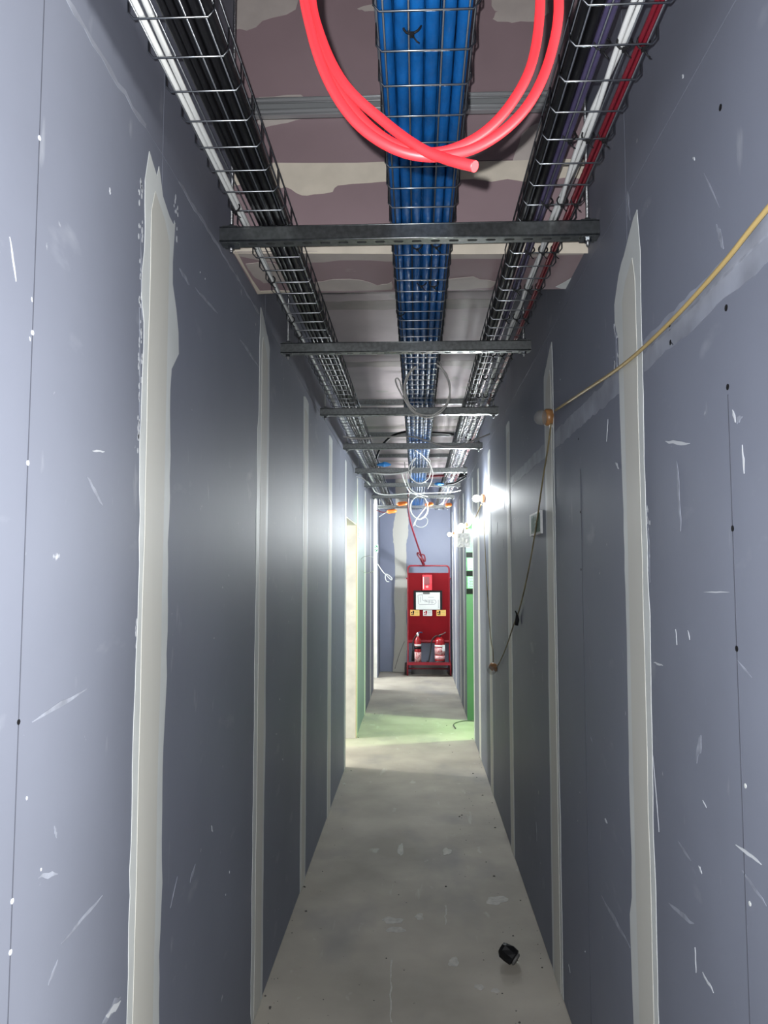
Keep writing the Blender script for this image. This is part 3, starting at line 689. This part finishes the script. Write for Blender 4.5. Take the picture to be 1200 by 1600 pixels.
cable('black_cable', 'black', [A(588, 716, 5.9), A(592, 705, 5.85), A(600, 692, 5.8), A(615, 680, 5.75), A(640, 674, 5.7), A(675, 676, 5.7), A(705, 678, 5.75), A(725, 683, 5.8), A(740, 690, 5.85)], .009, 'black cable arching across the corridor over the fourth bracket', 7)
cable('thin_grey_cable', 'greyc', [A(648, 703, 5.65), A(660, 712, 5.8), A(670, 722, 6.0), A(676, 738, 6.1), A(674, 752, 6.1), A(668, 764, 6.1)], .003, 'thin grey cable hanging beside the smaller grey coil', 6)
cable('red_cable', 'dkred', [A(722, 743, 7.6), A(690, 743, 7.7), A(664, 744, 7.8), A(652, 746, 8.0), A(644, 752, 8.4), A(640, 762, 8.9), A(638, 775, 9.4), A(638, 795, 10.2), A(641, 815, 10.8), A(648, 838, 11.2), A(656, 862, 11.5), A(660, 874, 11.62), A(663, 883, 11.66)], .012, 'red cable dropping from the trays to the trolley handle', 8, cat='cable')
cable('red_cable_knot', 'dkred', [A(662, 884, 11.64), A(657, 874, 11.6), A(652, 866, 11.6), A(654, 864, 11.6), A(660, 872, 11.6), A(664, 877, 11.6), A(663, 868, 11.58), A(658, 867, 11.58), A(660, 876, 11.58), A(663, 882, 11.6)], .012, 'red cable end knotted round the trolley handle', 8)
cable('black_cable', 'black', [A(697, 757, 7.9), A(710, 755, 7.9), A(722, 749, 7.85), A(728, 745, 7.8)], .01, 'short black cable sagging below the right tray near the fifth bracket', 6)
cn_ = A(722, 743, 7.5)
b = MB(); b.tube([cn_ + Vector((-.03, .0, -.02)), cn_ + Vector((.0, 0, .004)), cn_ + Vector((.045, 0, .022))], [.012, .022, .016], 8)
tag(b.build('cable_connector', 'blackp'), 'black plug connector hanging by the right tray', 'connector')
def film(x, y, Y, sx, sz, label):
    rnd = random.Random(int(x)); c = A(x, y, Y); b = MB()
    prof = []
    for i in range(7):
        for j in range(6):
            a = 2 * math.pi * j / 6
            t = i / 6; rr = math.sin(math.pi * (.08 + .84 * t)) * rnd.uniform(.7, 1.1)
            prof.append(c + Vector(((t - .5) * sx, math.cos(a) * sz * .6 * rr, math.sin(a) * sz * rr * .5)))
    fs = [(i * 6 + j, i * 6 + (j + 1) % 6, (i + 1) * 6 + (j + 1) % 6, (i + 1) * 6 + j) for i in range(6) for j in range(6)]
    fs += [tuple(range(6)), tuple(range(36, 42))]
    b.add(prof, fs); tag(b.build('blue_film_bundle', 'bluefilm'), label, 'bundle')
film(600, 726, 6.55, .12, .05, 'crumpled blue film lying over the fifth bracket on the left')
film(686, 756, 7.9, .10, .045, 'crumpled blue film between the middle and right trays')
def gland(x0, x1, y, Y, label):
    a, c = A(x0, y, Y), A(x1, y - 2, Y)
    d = (c - a)
    b = MB().tube([a, a + d * .1, a + d * .15, a + d * .8, a + d * .85, c], [.012, .02, .03, .03, .022, .014], 8)
    tag(b.build('orange_connector', 'orange'), label, 'connector', 'orange connectors')
gland(604, 620, 800, 11.0, 'orange connector hanging at the left below the farthest bracket')
gland(620, 637, 788, 10.6, 'orange connector lying on the farthest bracket left of the blue bundles')
gland(664, 677, 789, 10.6, 'orange connector lying on the farthest bracket right of the blue bundles')
gland(696, 706, 790, 10.6, 'orange connector lying on the farthest bracket by the right tray')
cable('white_cable', 'whitec', [A(592, 808, 11.0), A(598, 804, 11.0), A(604, 800, 11.0)], .006, 'short white cable end below the left orange connector', 6)
cable('red_cable', 'dkred', [A(588, 797, 11.0), A(596, 800, 11.0), A(604, 800, 11.0)], .006, 'short red cable end running into the left orange connector', 6)
cable('wire_loop', 'greyc', ringpts(575, 882, 13.5, 13, 7.9, .2, 1.2, sd=9), .0025, 'thin grey wire loop hanging off the left wall past the doorway', 5, 3, cat='wire')
cable('white_cable', 'whitec', [A(590, 881, 11.46), A(598, 893, 11.2), A(603, 898, 11.2), A(611, 906, 11.2), A(612, 903, 11.2), A(604, 897, 11.2), A(602, 902, 11.2), A(604, 908, 11.2), A(608, 909, 11.2)], .006, 'white cable end sticking out from the passage corner below the arrow sign', 6)

# ================================================================ FESTOON LIGHTING on the right wall
def festoon(pts_px, off, label, r=.0042, name='festoon_cable', m='yellow', extra=()):
    pts = list(extra) + [on(0, XR - off, x, y) for x, y in pts_px]
    return cable(name, m, pts, r, label, 8, 6, group='festoon lighting cables')
fa, fb = on(0, XR - .014, 1200, 325), on(0, XR - .014, 1060, 490)
festoon([(1200, 325), (1130, 412), (1060, 490), (1000, 548), (960, 580), (915, 610), (868, 641)], .014, 'yellow festoon cable running down the right wall to the upper unlit lamp', .0046, extra=[fa + (fa - fb) * k for k in (3, 2, 1)])
festoon([(861, 662), (856, 700), (848, 750), (838, 820), (825, 895), (812, 950), (803, 975), (792, 1008), (782, 1032), (776, 1042)], .014, 'yellow festoon cable hanging between the two unlit lamps', .0034, m='olive')
festoon([(771, 1040), (770, 1015), (767, 1000), (763, 950), (759, 880), (756.5, 820), (755, 786)], .014, 'yellow festoon cable rising from the lower unlit lamp to the nearest lit lamp', .0034, m='olive')
festoon([(752, 788), (744, 806), (735, 820), (730, 824)], .014, 'festoon cable between the two nearer lit lamps', .0042)
festoon([(725, 826), (718, 840), (710, 838), (708, 834)], .014, 'festoon cable between the two farther lit lamps', .0042)
def festoon_lamp(p, lit, label, ax=(-1, 0, 0), watts=0, s=1.0):
    t = thing('festoon_lamp', p, label, 'lamp', 'festoon lamps')
    a = Vector(ax).normalized()
    def loc(mb, nm, m):
        o = mb.build(nm, m); o.parent = t; return o
    loc(MB().lathe([(.030 * s, 0), (.034 * s, .004), (.034 * s, .022 * s), (.028 * s, .030 * s)], (0, 0, 0), a), 'lampholder', 'amber')
    loc(MB().box(-.012, .0, -.012, .012, -.042 * s, -.02), 'cable_clamp', 'whitec')
    dome = [(.029 * s, .026 * s), (.031 * s, .036 * s), (.030 * s, .048 * s), (.024 * s, .060 * s), (.013 * s, .068 * s), (.001, .071 * s)]
    if lit:
        loc(MB().lathe([(.013, .028), (.022, .045), (.028, .062), (.028, .076), (.020, .090), (.001, .098)], (0, 0, 0), a), 'bulb', 'bulb')
        l = point('lamp_light', Vector(p) + a * .075, watts, COOL, .05); l.parent = t; l.matrix_parent_inverse = Matrix.Translation(-Vector(p))
    else:
        loc(MB().lathe(dome, (0, 0, 0), a), 'clear_dome', 'dome')
    return t
p1 = on(0, XR - .002, 862, 652); festoon_lamp(p1, False, 'unlit festoon lamp with clear dome and amber base high on the right wall', (-1, -.15, -.05))
p2 = on(0, XR - .012, 773, 1040); festoon_lamp(p2, False, 'unlit festoon lamp hanging low on the right wall at the bottom of the cable', (-.55, -.5, -.7))
lp1 = on(0, XR - .004, 758, 779); festoon_lamp(lp1, True, 'lit festoon lamp nearest the camera, glowing white on the right wall', watts=LAMP_W)
lp2 = on(0, XR - .004, 731, 822); festoon_lamp(lp2, True, 'lit festoon lamp above the white panel by the right doorway', watts=LAMP_W * 1.7)
lp3 = on(0, XR - .004, 710, 835); festoon_lamp(lp3, True, 'lit festoon lamp farthest away, beside the end wall', watts=LAMP_W * 2.2)
# black clip halfway up the hanging cable
c = on(0, XR - .016, 808, 968)
b = MB().tube([c + Vector((-.004, 0, -.03)), c + Vector((0, 0, 0)), c + Vector((-.002, -.01, .03)), c + Vector((-.015, -.05, .045))], [.009, .011, .005, .003], 8)
tag(b.build('cable_clip', 'blackp'), 'black tape tab on the festoon cable between the two unlit lamps', 'clip')

# ================================================================ SIGNS
def sign_right():
    y0, y1 = SR.px(848, 818)[0], SR.px(831, 818)[0]
    z1, z0 = SR.px(839, 801)[1], SR.px(839, 836)[1]
    w_, h_ = y1 - y0, z1 - z0
    t = thing('exit_sign', (XR, y0, z0), 'white-edged dark green safety sign on the right wall behind the festoon cable', 'sign')
    MB().box(XR - .010, XR, y0, y1, z0, z1).build('sign_plate', 'signgrey', t)
    f = .009
    MB().box(XR - .0112, XR - .0098, y0 + .012, y1 - .045, z0 + f, z1 - f).build('green_field', 'signgd', t)
    g = MB()   # running figure, door and arrow in dull grey-green
    yy = lambda q: y0 + .02 + (w_ - .07) * q
    zz = lambda q: z0 + f + (h_ - 2 * f) * q
    def bar(a, b_, r=.0035):
        p, q = Vector((XR - .0113, yy(a[0]), zz(a[1]))), Vector((XR - .0113, yy(b_[0]), zz(b_[1])))
        d = (q - p).normalized(); n = Vector((0, -d.z, d.y)) * r
        g.prism([p - n, q - n, q + n, p + n], (-.0006, 0, 0))
    bar((.52, .68), (.48, .42)); bar((.48, .42), (.40, .15)); bar((.48, .42), (.58, .3)); bar((.58, .3), (.62, .12)); bar((.52, .64), (.40, .55)); bar((.52, .64), (.62, .5))
    bar((.50, .80), (.54, .80), .007)
    bar((.1, .5), (.3, .5), .003); bar((.1, .5), (.17, .7), .003); bar((.1, .5), (.17, .3), .003)
    bar((.72, .1), (.72, .9), .004); bar((.72, .9), (.92, .9), .004); bar((.92, .9), (.92, .1), .004)
    g.build('pictogram', mat('dull_sign_print', (.16, .26, .22), .6), t)
sign_right()
def sign_left():
    yv = D2[1] - .002
    a, c = A(584.5, 851, yv), A(592.5, 863, yv)
    t = thing('arrow_sign', (a.x, yv, c.z), 'small green sign with a white arrow at the passage corner on the left', 'sign')
    x0, x1, z0, z1 = a.x, min(c.x, XL + .004), c.z, a.z
    MB().box(x0, x1, yv - .006, yv, z0, z1).build('sign_plate', 'signw', t)
    MB().box(x0 + .008, x1 - .010, yv - .007, yv - .0055, z0 + .012, z1 - .012).build('green_field', 'signg', t)
    zc, xm0, xm1 = (z0 + z1) / 2, x0 + .012, x1 - .014
    m = MB(); y_ = yv - .0072
    m.prism([(xm0, y_, zc - .007), (xm1 - .02, y_, zc - .007), (xm1 - .02, y_, zc + .007), (xm0, y_, zc + .007)], (0, -.0008, 0))
    m.prism([(xm1 - .035, y_, zc + .034), (xm1 - .022, y_, zc + .034), (xm1, y_, zc), (xm1 - .022, y_, zc - .034), (xm1 - .035, y_, zc - .034), (xm1 - .016, y_, zc)], (0, -.0008, 0))
    m.build('arrow', 'signw', t)
sign_left()
def sign_door():
    y0, y1, z0, z1 = 7.47, 7.77, 1.90, 2.0
    t = thing('exit_sign', (XL, y0, z0), 'small white-edged green sign on the left wall just past the doorway', 'sign')
    MB().box(XL, XL + .008, y0, y1, z0, z1).build('sign_plate', 'signw', t)
    MB().box(XL + .0078, XL + .0092, y0 + .012, y1 - .012, z0 + .01, z1 - .01).build('green_field', 'signg', t)
    m = MB(); xm = XL + .0093; zc = (z0 + z1) / 2
    for ya, yb, za, zb in ((y0 + .04, y0 + .11, zc - .006, zc + .006), (y0 + .17, y0 + .20, z0 + .02, z1 - .03), (y0 + .22, y0 + .26, z0 + .02, z1 - .02)):
        m.box(xm - .0003, xm + .0006, ya, yb, za, zb)
    m.build('pictogram', 'signw', t)
sign_door()
# white mottled panel above right doorway
def panel():
    Y = 7.22
    a, c = A(714, 833, Y), A(735, 855, Y)
    t = thing('hanging_panel', ((a.x + c.x) / 2, Y, c.z), 'square white mottled panel hanging from the lamp cable by the right doorway', 'panel')
    rnd = random.Random(3); n = 8; vs = []; fs = []
    for i in range(n + 1):
        for j in range(n + 1):
            e = 0 if i in (0, n) or j in (0, n) else rnd.uniform(-.008, .006)
            vs.append((a.x + (c.x - a.x) * i / n, Y + e, c.z + (a.z - c.z) * j / n))
    m_ = len(vs); vs += [(x, Y + .02, z) for x, y, z in vs]
    for i in range(n):
        for j in range(n):
            q = i * (n + 1) + j; fs.append((q, q + n + 1, q + n + 2, q + 1)); fs.append((m_ + q, m_ + q + 1, m_ + q + n + 2, m_ + q + n + 1))
    ring = [i * (n + 1) for i in range(n + 1)] + [n * (n + 1) + j for j in range(1, n + 1)] + [i * (n + 1) + n for i in range(n - 1, -1, -1)] + [j for j in range(n - 1, 0, -1)]
    for k in range(len(ring)):
        p, q = ring[k], ring[(k + 1) % len(ring)]; fs.append((p, q, m_ + q, m_ + p))
    MB().add(vs, fs).build('crinkled_face', 'foil', t)
    x = (a.x + c.x) / 2
    MB().tube([(x, Y + .01, a.z), (x + .002, Y + .01, a.z + .14)], .003, 6).build('hanging_cord', 'whitec', t)
panel()

# ================================================================ FIRE POINT TROLLEY
YT = 11.70
def T(x, y, dy=0.0): return A(x, y, YT + dy)
def X_(x): return T(x, 950).x
def Z_(y): return T(670, y).z
tr = thing('fire_point_trolley', (X_(670), YT, 0), 'red steel fire point trolley standing against the end wall', 'trolley')
x0, x1 = X_(637.5), X_(702); ztop = Z_(884); R_ = .013
arc = lambda cx, cz, a0, a1: [(cx + .05 * math.cos(a0 + (a1 - a0) * k / 5), YT, cz + .05 * math.sin(a0 + (a1 - a0) * k / 5)) for k in range(6)]
frame = [(x0 - .008, YT - .06, .01), (x0 - .008, YT - .05, .18), (x0, YT, .24)] + [(x0, YT, ztop - .05)] + arc(x0 + .05, ztop - .05, math.pi, math.pi / 2) + arc(x1 - .05, ztop - .05, math.pi / 2, 0) + [(x1, YT, .24), (x1 + .012, YT - .05, .18), (x1 + .014, YT - .06, .01)]
MB().tube(frame, R_, 10).build('tube_frame', 'redbar', tr)
zp0, zp1 = Z_(1003), Z_(895)
pnl = MB().box(x0 + .006, x1 - .006, YT - .022, YT - .004, zp0, zp1).build('back_panel', 'redcart', tr)
MB().box(x0 + .006, x1 - .006, YT - .032, YT - .022, zp0, zp0 + .03).build('panel_lip', 'redbar', tr)
zs = Z_(1036)
MB().box(x0, x1, YT - .16, YT + .06, zs - .005, zs + .004).add([], []).build('shelf', 'redbar', tr)
MB().box(x0, x1, YT - .163, YT - .155, zs - .012, zs + .03).build('shelf_lip', 'redbar', tr)
MB().tube([(x0, YT, Z_(1004)), (x1, YT, Z_(1004))], .011, 8).build('cross_bar', 'redbar', tr)
for xx, s in ((x0, -1), (x1, 1)):
    wh = MB().lathe([(.05, -.022), (.085, -.022), (.092, -.012), (.092, .012), (.085, .022), (.05, .022)], (xx + (-.03 if s < 0 else .006), YT + .1, .093), (1, 0, 0), 20).build('wheel', 'rubber', tr)
    MB().lathe([(.045, -.024), (.045, .024)], (xx + (-.03 if s < 0 else .006), YT + .1, .093), (1, 0, 0), 14).build('hub', 'redbar', wh)
    MB().lathe([(.012, 0), (.012, .018)], (xx + s * .008, YT, Z_(904)), (s, 0, 0), 8).build('bolt', 'redbar', tr)
MB().tube([(x0 - .05, YT + .1, .093), (x1 + .02, YT + .1, .093)], .01, 8).build('axle', 'redbar', tr)
for xx in (x0, x1): MB().tube([(xx, YT + .0, zs), (xx, YT + .1, .1)], .01, 8).build('axle_strut', 'redbar', tr)
yf = YT - .022
# alarm unit
sx0, sx1, sz0, sz1 = X_(660), X_(675), Z_(922), Z_(898)
al = thing('alarm_unit', ((sx0 + sx1) / 2, yf, sz0), 'bright red call alarm unit mounted at the top of the red trolley', 'alarm')
MB().box(sx0, sx1, yf - .05, yf, sz0, sz1).build('housing', 'redsound', al)
MB().box(sx0 + .03, sx1 - .035, yf - .058, yf - .05, sz0 + .085, sz1 - .03).build('window', 'dkredp', al)
MB().box(sx0 + .012, sx0 + .022, yf - .054, yf - .05, sz0 + .02, sz1 - .03).build('white_strip', 'signw', al)
MB().lathe([(.02, 0), (.02, .006), (.012, .012)], ((sx0 + sx1) / 2, yf - .05, sz0 + .05), (0, -1, 0), 12).build('button', mat('pink_button', (.8, .25, .25), .4), al)
# document holder
dx0, dx1, dz0, dz1 = X_(646.3), X_(691), Z_(952.5), Z_(922.5)
dh = thing('document_holder', ((dx0 + dx1) / 2, yf, dz0), 'black document holder with a floor plan sheet on the red trolley', 'document holder')
MB().box(dx0, dx1, yf - .012, yf, dz0, dz1).build('backing', 'blackp', dh)
pp = MB().box(X_(650), X_(687.5), yf - .0145, yf - .0118, dz0 + .002, Z_(925.5)).build('plan_sheet', 'paper', dh)
ink = MB(); yk = yf - .0149
def kbar(xa, ya, xb, yb, w_=.0035):
    p, q = Vector((X_(xa), yk, Z_(ya))), Vector((X_(xb), yk, Z_(yb))); d = (q - p).normalized(); n = Vector((-d.z, 0, d.x)) * w_
    ink.prism([p - n, q - n, q + n, p + n], (0, .0006, 0))
for s in [(653, 930, 660, 929), (653, 930, 654, 944), (660, 929, 660.5, 938), (660.5, 938, 680, 937.5), (680, 937.5, 681.5, 941), (681.5, 941, 679, 944), (679, 944, 655, 944.5), (657, 932, 657.5, 941), (663, 940, 678, 941), (664, 937, 668, 941), (671, 938, 670, 943), (675, 938, 675, 943), (685, 937, 685, 950), (669, 933, 678, 933)]: kbar(*s)
ink.build('plan_drawing', 'ink', pp)
MB().box(X_(661), X_(671.5), yf - .022, yf - .012, Z_(928), Z_(925)).build('clip', 'dusty', dh)
for (a, c, m, lb) in ((641, 655.3, 'signy', 'small yellow notice at the left on the red trolley'), (661, 675, 'paper', 'small white notice in the middle of the red trolley'), (682, 696.5, 'signy', 'small yellow notice at the right on the red trolley')):
    t = thing('notice', ((X_(a) + X_(c)) / 2, yf, Z_(962)), lb, 'notice', 'small notices on the trolley')
    MB().box(X_(a), X_(c), yf - .003, yf, Z_(962), Z_(952.8)).build('notice_card', m, t)
    k = MB(); kx, kz = X_(a), Z_(962)
    k.box(kx + .012, kx + .06, yf - .0036, yf - .0028, kz + .010, kz + .024); k.box(kx + .035, kx + .06, yf - .0036, yf - .0028, kz + .03, kz + .075)
    k.box(kx + .012, kx + .03, yf - .0036, yf - .0028, kz + .035, kz + .06)
    k.build('notice_print', 'redext' if m == 'paper' else 'blackp', t)
    k = MB()
    for q in range(3): k.box(kx + .07, X_(c) - .014, yf - .0036, yf - .0028, kz + .022 + q * .022, kz + .032 + q * .022)
    k.build('notice_text', 'ink' if m == 'paper' else mat('olive_print', (.28, .30, .08), .6), t)
# extinguishers on the shelf
ze = zs + .004
cx = X_(652.5); ye = YT - .085
e1 = thing('fire_extinguisher', (cx, ye, ze), 'slim red carbon dioxide extinguisher at the left of the trolley shelf', 'extinguisher', 'extinguishers on the trolley')
hb = Z_(996) - ze
MB().lathe([(.050, .0), (.052, .01), (.052, hb - .06), (.045, hb - .02), (.025, hb + .01), (.018, hb + .03)], (cx, ye, ze), n=18).build('cylinder', 'redext', e1)
lb = MB().lathe([(.0526, .02), (.0526, .17)], (cx, ye, ze), n=18).build('label_print', mat('label_mix_red_white', (.35, .03, .04), .5, col2=(.7, .55, .52), var=.2, vscale=45), e1)
MB().lathe([(.0528, .215), (.0528, .255)], (cx, ye, ze), n=18).build('black_band', 'blackp', e1)
MB().lathe([(.0528, .262), (.0528, .285)], (cx, ye, ze), n=18).build('white_band', 'signw', e1)
MB().lathe([(.02, hb + .02), (.02, hb + .065), (.012, hb + .08)], (cx, ye, ze), n=10).build('valve', 'signw', e1)
MB().tube([(cx - .005, ye, ze + hb + .06), (cx + .03, ye - .02, ze + hb + .085), (cx + .07, ye - .03, ze + hb + .08)], .011, 6).build('handle', mat('blue_black_handle', (.02, .02, .06), .4), e1)
MB().tube(spline([(cx - .01, ye - .01, ze + hb + .05), (cx - .06, ye - .02, ze + hb - .02), (cx - .075, ye - .02, ze + hb - .12), (cx - .07, ye - .01, ze + hb - .2)], 5), .009, 7).build('hose', 'rubber', e1)
MB().lathe([(.014, 0), (.018, .03), (.026, .16)], (cx - .07, ye - .01, ze + hb - .18), (0, 0, -1), 10).build('horn', 'blackp', e1)
cx2 = X_(686.5)
e2 = thing('fire_extinguisher', (cx2, ye, ze), 'wider red water extinguisher with white label at the right of the trolley shelf', 'extinguisher', 'extinguishers on the trolley')
hb2 = Z_(997) - ze
MB().lathe([(.07, 0), (.074, .01), (.074, .045)], (cx2, ye, ze), n=20).build('base_ring', 'rubber', e2)
MB().lathe([(.072, .03), (.075, .05), (.075, hb2 - .045), (.068, hb2 - .015), (.04, hb2 + .012), (.02, hb2 + .02)], (cx2, ye, ze), n=20).build('cylinder', 'redext', e2)
MB().lathe([(.0756, .07), (.0756, .12)], (cx2, ye, ze), n=20).build('white_band', mat('pink_white_print', (.62, .35, .36), .5, var=.3, vscale=60), e2)
MB().lathe([(.0756, .135), (.0756, .24)], (cx2, ye, ze), n=20).build('label_print', mat('label_mix_red_pale', (.38, .04, .05), .5, col2=(.62, .42, .42), var=.2, vscale=40), e2)
MB().lathe([(.0756, .25), (.0756, .275)], (cx2, ye, ze), n=20).build('white_band', 'signw', e2)
MB().box(cx2 + .035, cx2 + .075, ye - .078, ye - .06, ze + .19, ze + .28).build('inspection_tag', 'paper', e2)
MB().lathe([(.018, hb2), (.018, hb2 + .05)], (cx2, ye, ze), n=10).build('valve', 'blackp', e2)
MB().tube([(cx2 - .01, ye, ze + hb2 + .05), (cx2 + .05, ye - .01, ze + hb2 + .07), (cx2 + .09, ye - .01, ze + hb2 + .095)], .007, 6).build('handle', 'dusty', e2)
MB().tube(spline([(cx2 - .01, ye, ze + hb2 + .045), (cx2 - .07, ye - .01, ze + hb2 + .03), (cx2 - .12, ye - .01, ze + hb2 - .04), (cx2 - .14, ye, ze + hb2 - .2), (cx2 - .17, ye, ze + hb2 - .36), (cx2 - .19, ye, ze + .04)], 5), .010, 7).build('hose', 'rubber', e2)
cable('grey_string', 'dusty', [A(632, 1002, 11.75), A(624, 1022, 11.8), A(617, 1045, 11.85)], .004, 'thin grey cord hanging down behind the left side of the trolley', 5, cat='cord')
# dark case stands in for the shade behind the trolley
b = MB().box(X_(642), X_(698), YT + .17, YT + .36, 0, .16)
tag(b.build('shade_block', 'dusty'), 'dark grey case standing in for the shade behind the trolley legs', 'case')

# ================================================================ FLOOR BITS
c = on(2, 0, 795, 1508)
rk = MB(); rnd = random.Random(5)
prof = []
for i, (r, h) in enumerate([(.020, 0), (.031, .006), (.033, .03), (.030, .055), (.021, .068)]):
    for k in range(9):
        a = 2 * math.pi * k / 9; q = r * rnd.uniform(.88, 1.1); prof.append(Vector((q * math.cos(a), h - .034, q * math.sin(a))))
rot = Matrix.Rotation(math.radians(62), 3, 'Z') @ Matrix.Rotation(math.radians(28), 3, 'X')
vs = [rot @ p for p in prof]; mz = min(v.z for v in vs)
vs = [v + Vector((c.x, c.y + .02, -mz)) for v in vs]
fs = [(i * 9 + k, i * 9 + (k + 1) % 9, (i + 1) * 9 + (k + 1) % 9, (i + 1) * 9 + k) for i in range(4) for k in range(9)] + [tuple(range(9))[::-1], tuple(range(36, 45))]
ft = thing('plastic_fitting', (c.x, c.y, 0), 'small crumpled black plastic fitting lying on the concrete floor', 'debris')
MB().add(vs, fs).build('body', 'blackp', ft)
ec = (rot @ Vector((0, -.036, 0))) + Vector((c.x, c.y + .02, -mz))
ed = (rot @ Vector((0, -1, 0)))
MB().lathe([(.024, -.004), (.026, .002), (.020, .006), (.006, .003)], ec, ed, 12).build('end_face', 'dusty', ft)
# dried filler splashes
sp_ = random.Random(9)
for (x0, x1, y0, y1) in [(760, 792, 1400, 1414), (598, 628, 1433, 1444), (605, 632, 1448, 1458), (700, 718, 1497, 1510), (742, 756, 1538, 1547), (768, 780, 1544, 1552), (648, 662, 1428, 1437), (606, 613, 1500, 1598), (692, 702, 1415, 1445), (622, 630, 1318, 1338), (692, 704, 1325, 1337)]:
    if x1 - x0 < 12 and y1 - y0 > 24: L_ = [(x0 + 4 + sp_.uniform(-2, 1), y0 + (y1 - y0) * q / 9) for q in range(10)]; uv = [SF.px(*p) for p in L_ + [(p[0] + sp_.uniform(1.0, 3.5), p[1]) for p in reversed(L_)]]
    else: uv = blob_px(SF, x0, x1, y0, y1, .3, 20, sp_)
    MB().patch(SF, uv, .0012).build('filler_splash', mat('floor_splash', (.40, .385, .355), .7, var=.15, vscale=40) if 'floor_splash' not in bpy.data.materials else bpy.data.materials['floor_splash'], fl)
g = MB()
for k in range(150):
    t = sp_.random(); y = 2.6 + 6 * t * t
    x = sp_.choice([XR - abs(sp_.gauss(.02, .05)), XR - sp_.uniform(.05, .3), XL + abs(sp_.gauss(.02, .05)), sp_.uniform(XL, XR)])
    x = max(XL + .01, min(XR - .01, x)); r = sp_.choice([.0015, .002, .0025, .003, .006]) * sp_.uniform(.7, 1.2)
    g.lathe([(r, 0), (r * .8, r * .5), (r * .2, r * .7)], (x, y, 0), n=5, smooth=False)
tag(g.build('floor_grit', 'debris'), 'dark grit and crumbs scattered along the floor edges', 'debris', kind='stuff')
fc = [on(2, .006, x, y) for x, y in [(744, 1127), (730, 1126), (716, 1128), (709, 1132), (712, 1138)]]
tag(MB().tube(spline(fc, 5), .005, 6).build('floor_wire', 'dusty'), 'thin dark wire curling on the floor at the right doorway', 'wire')
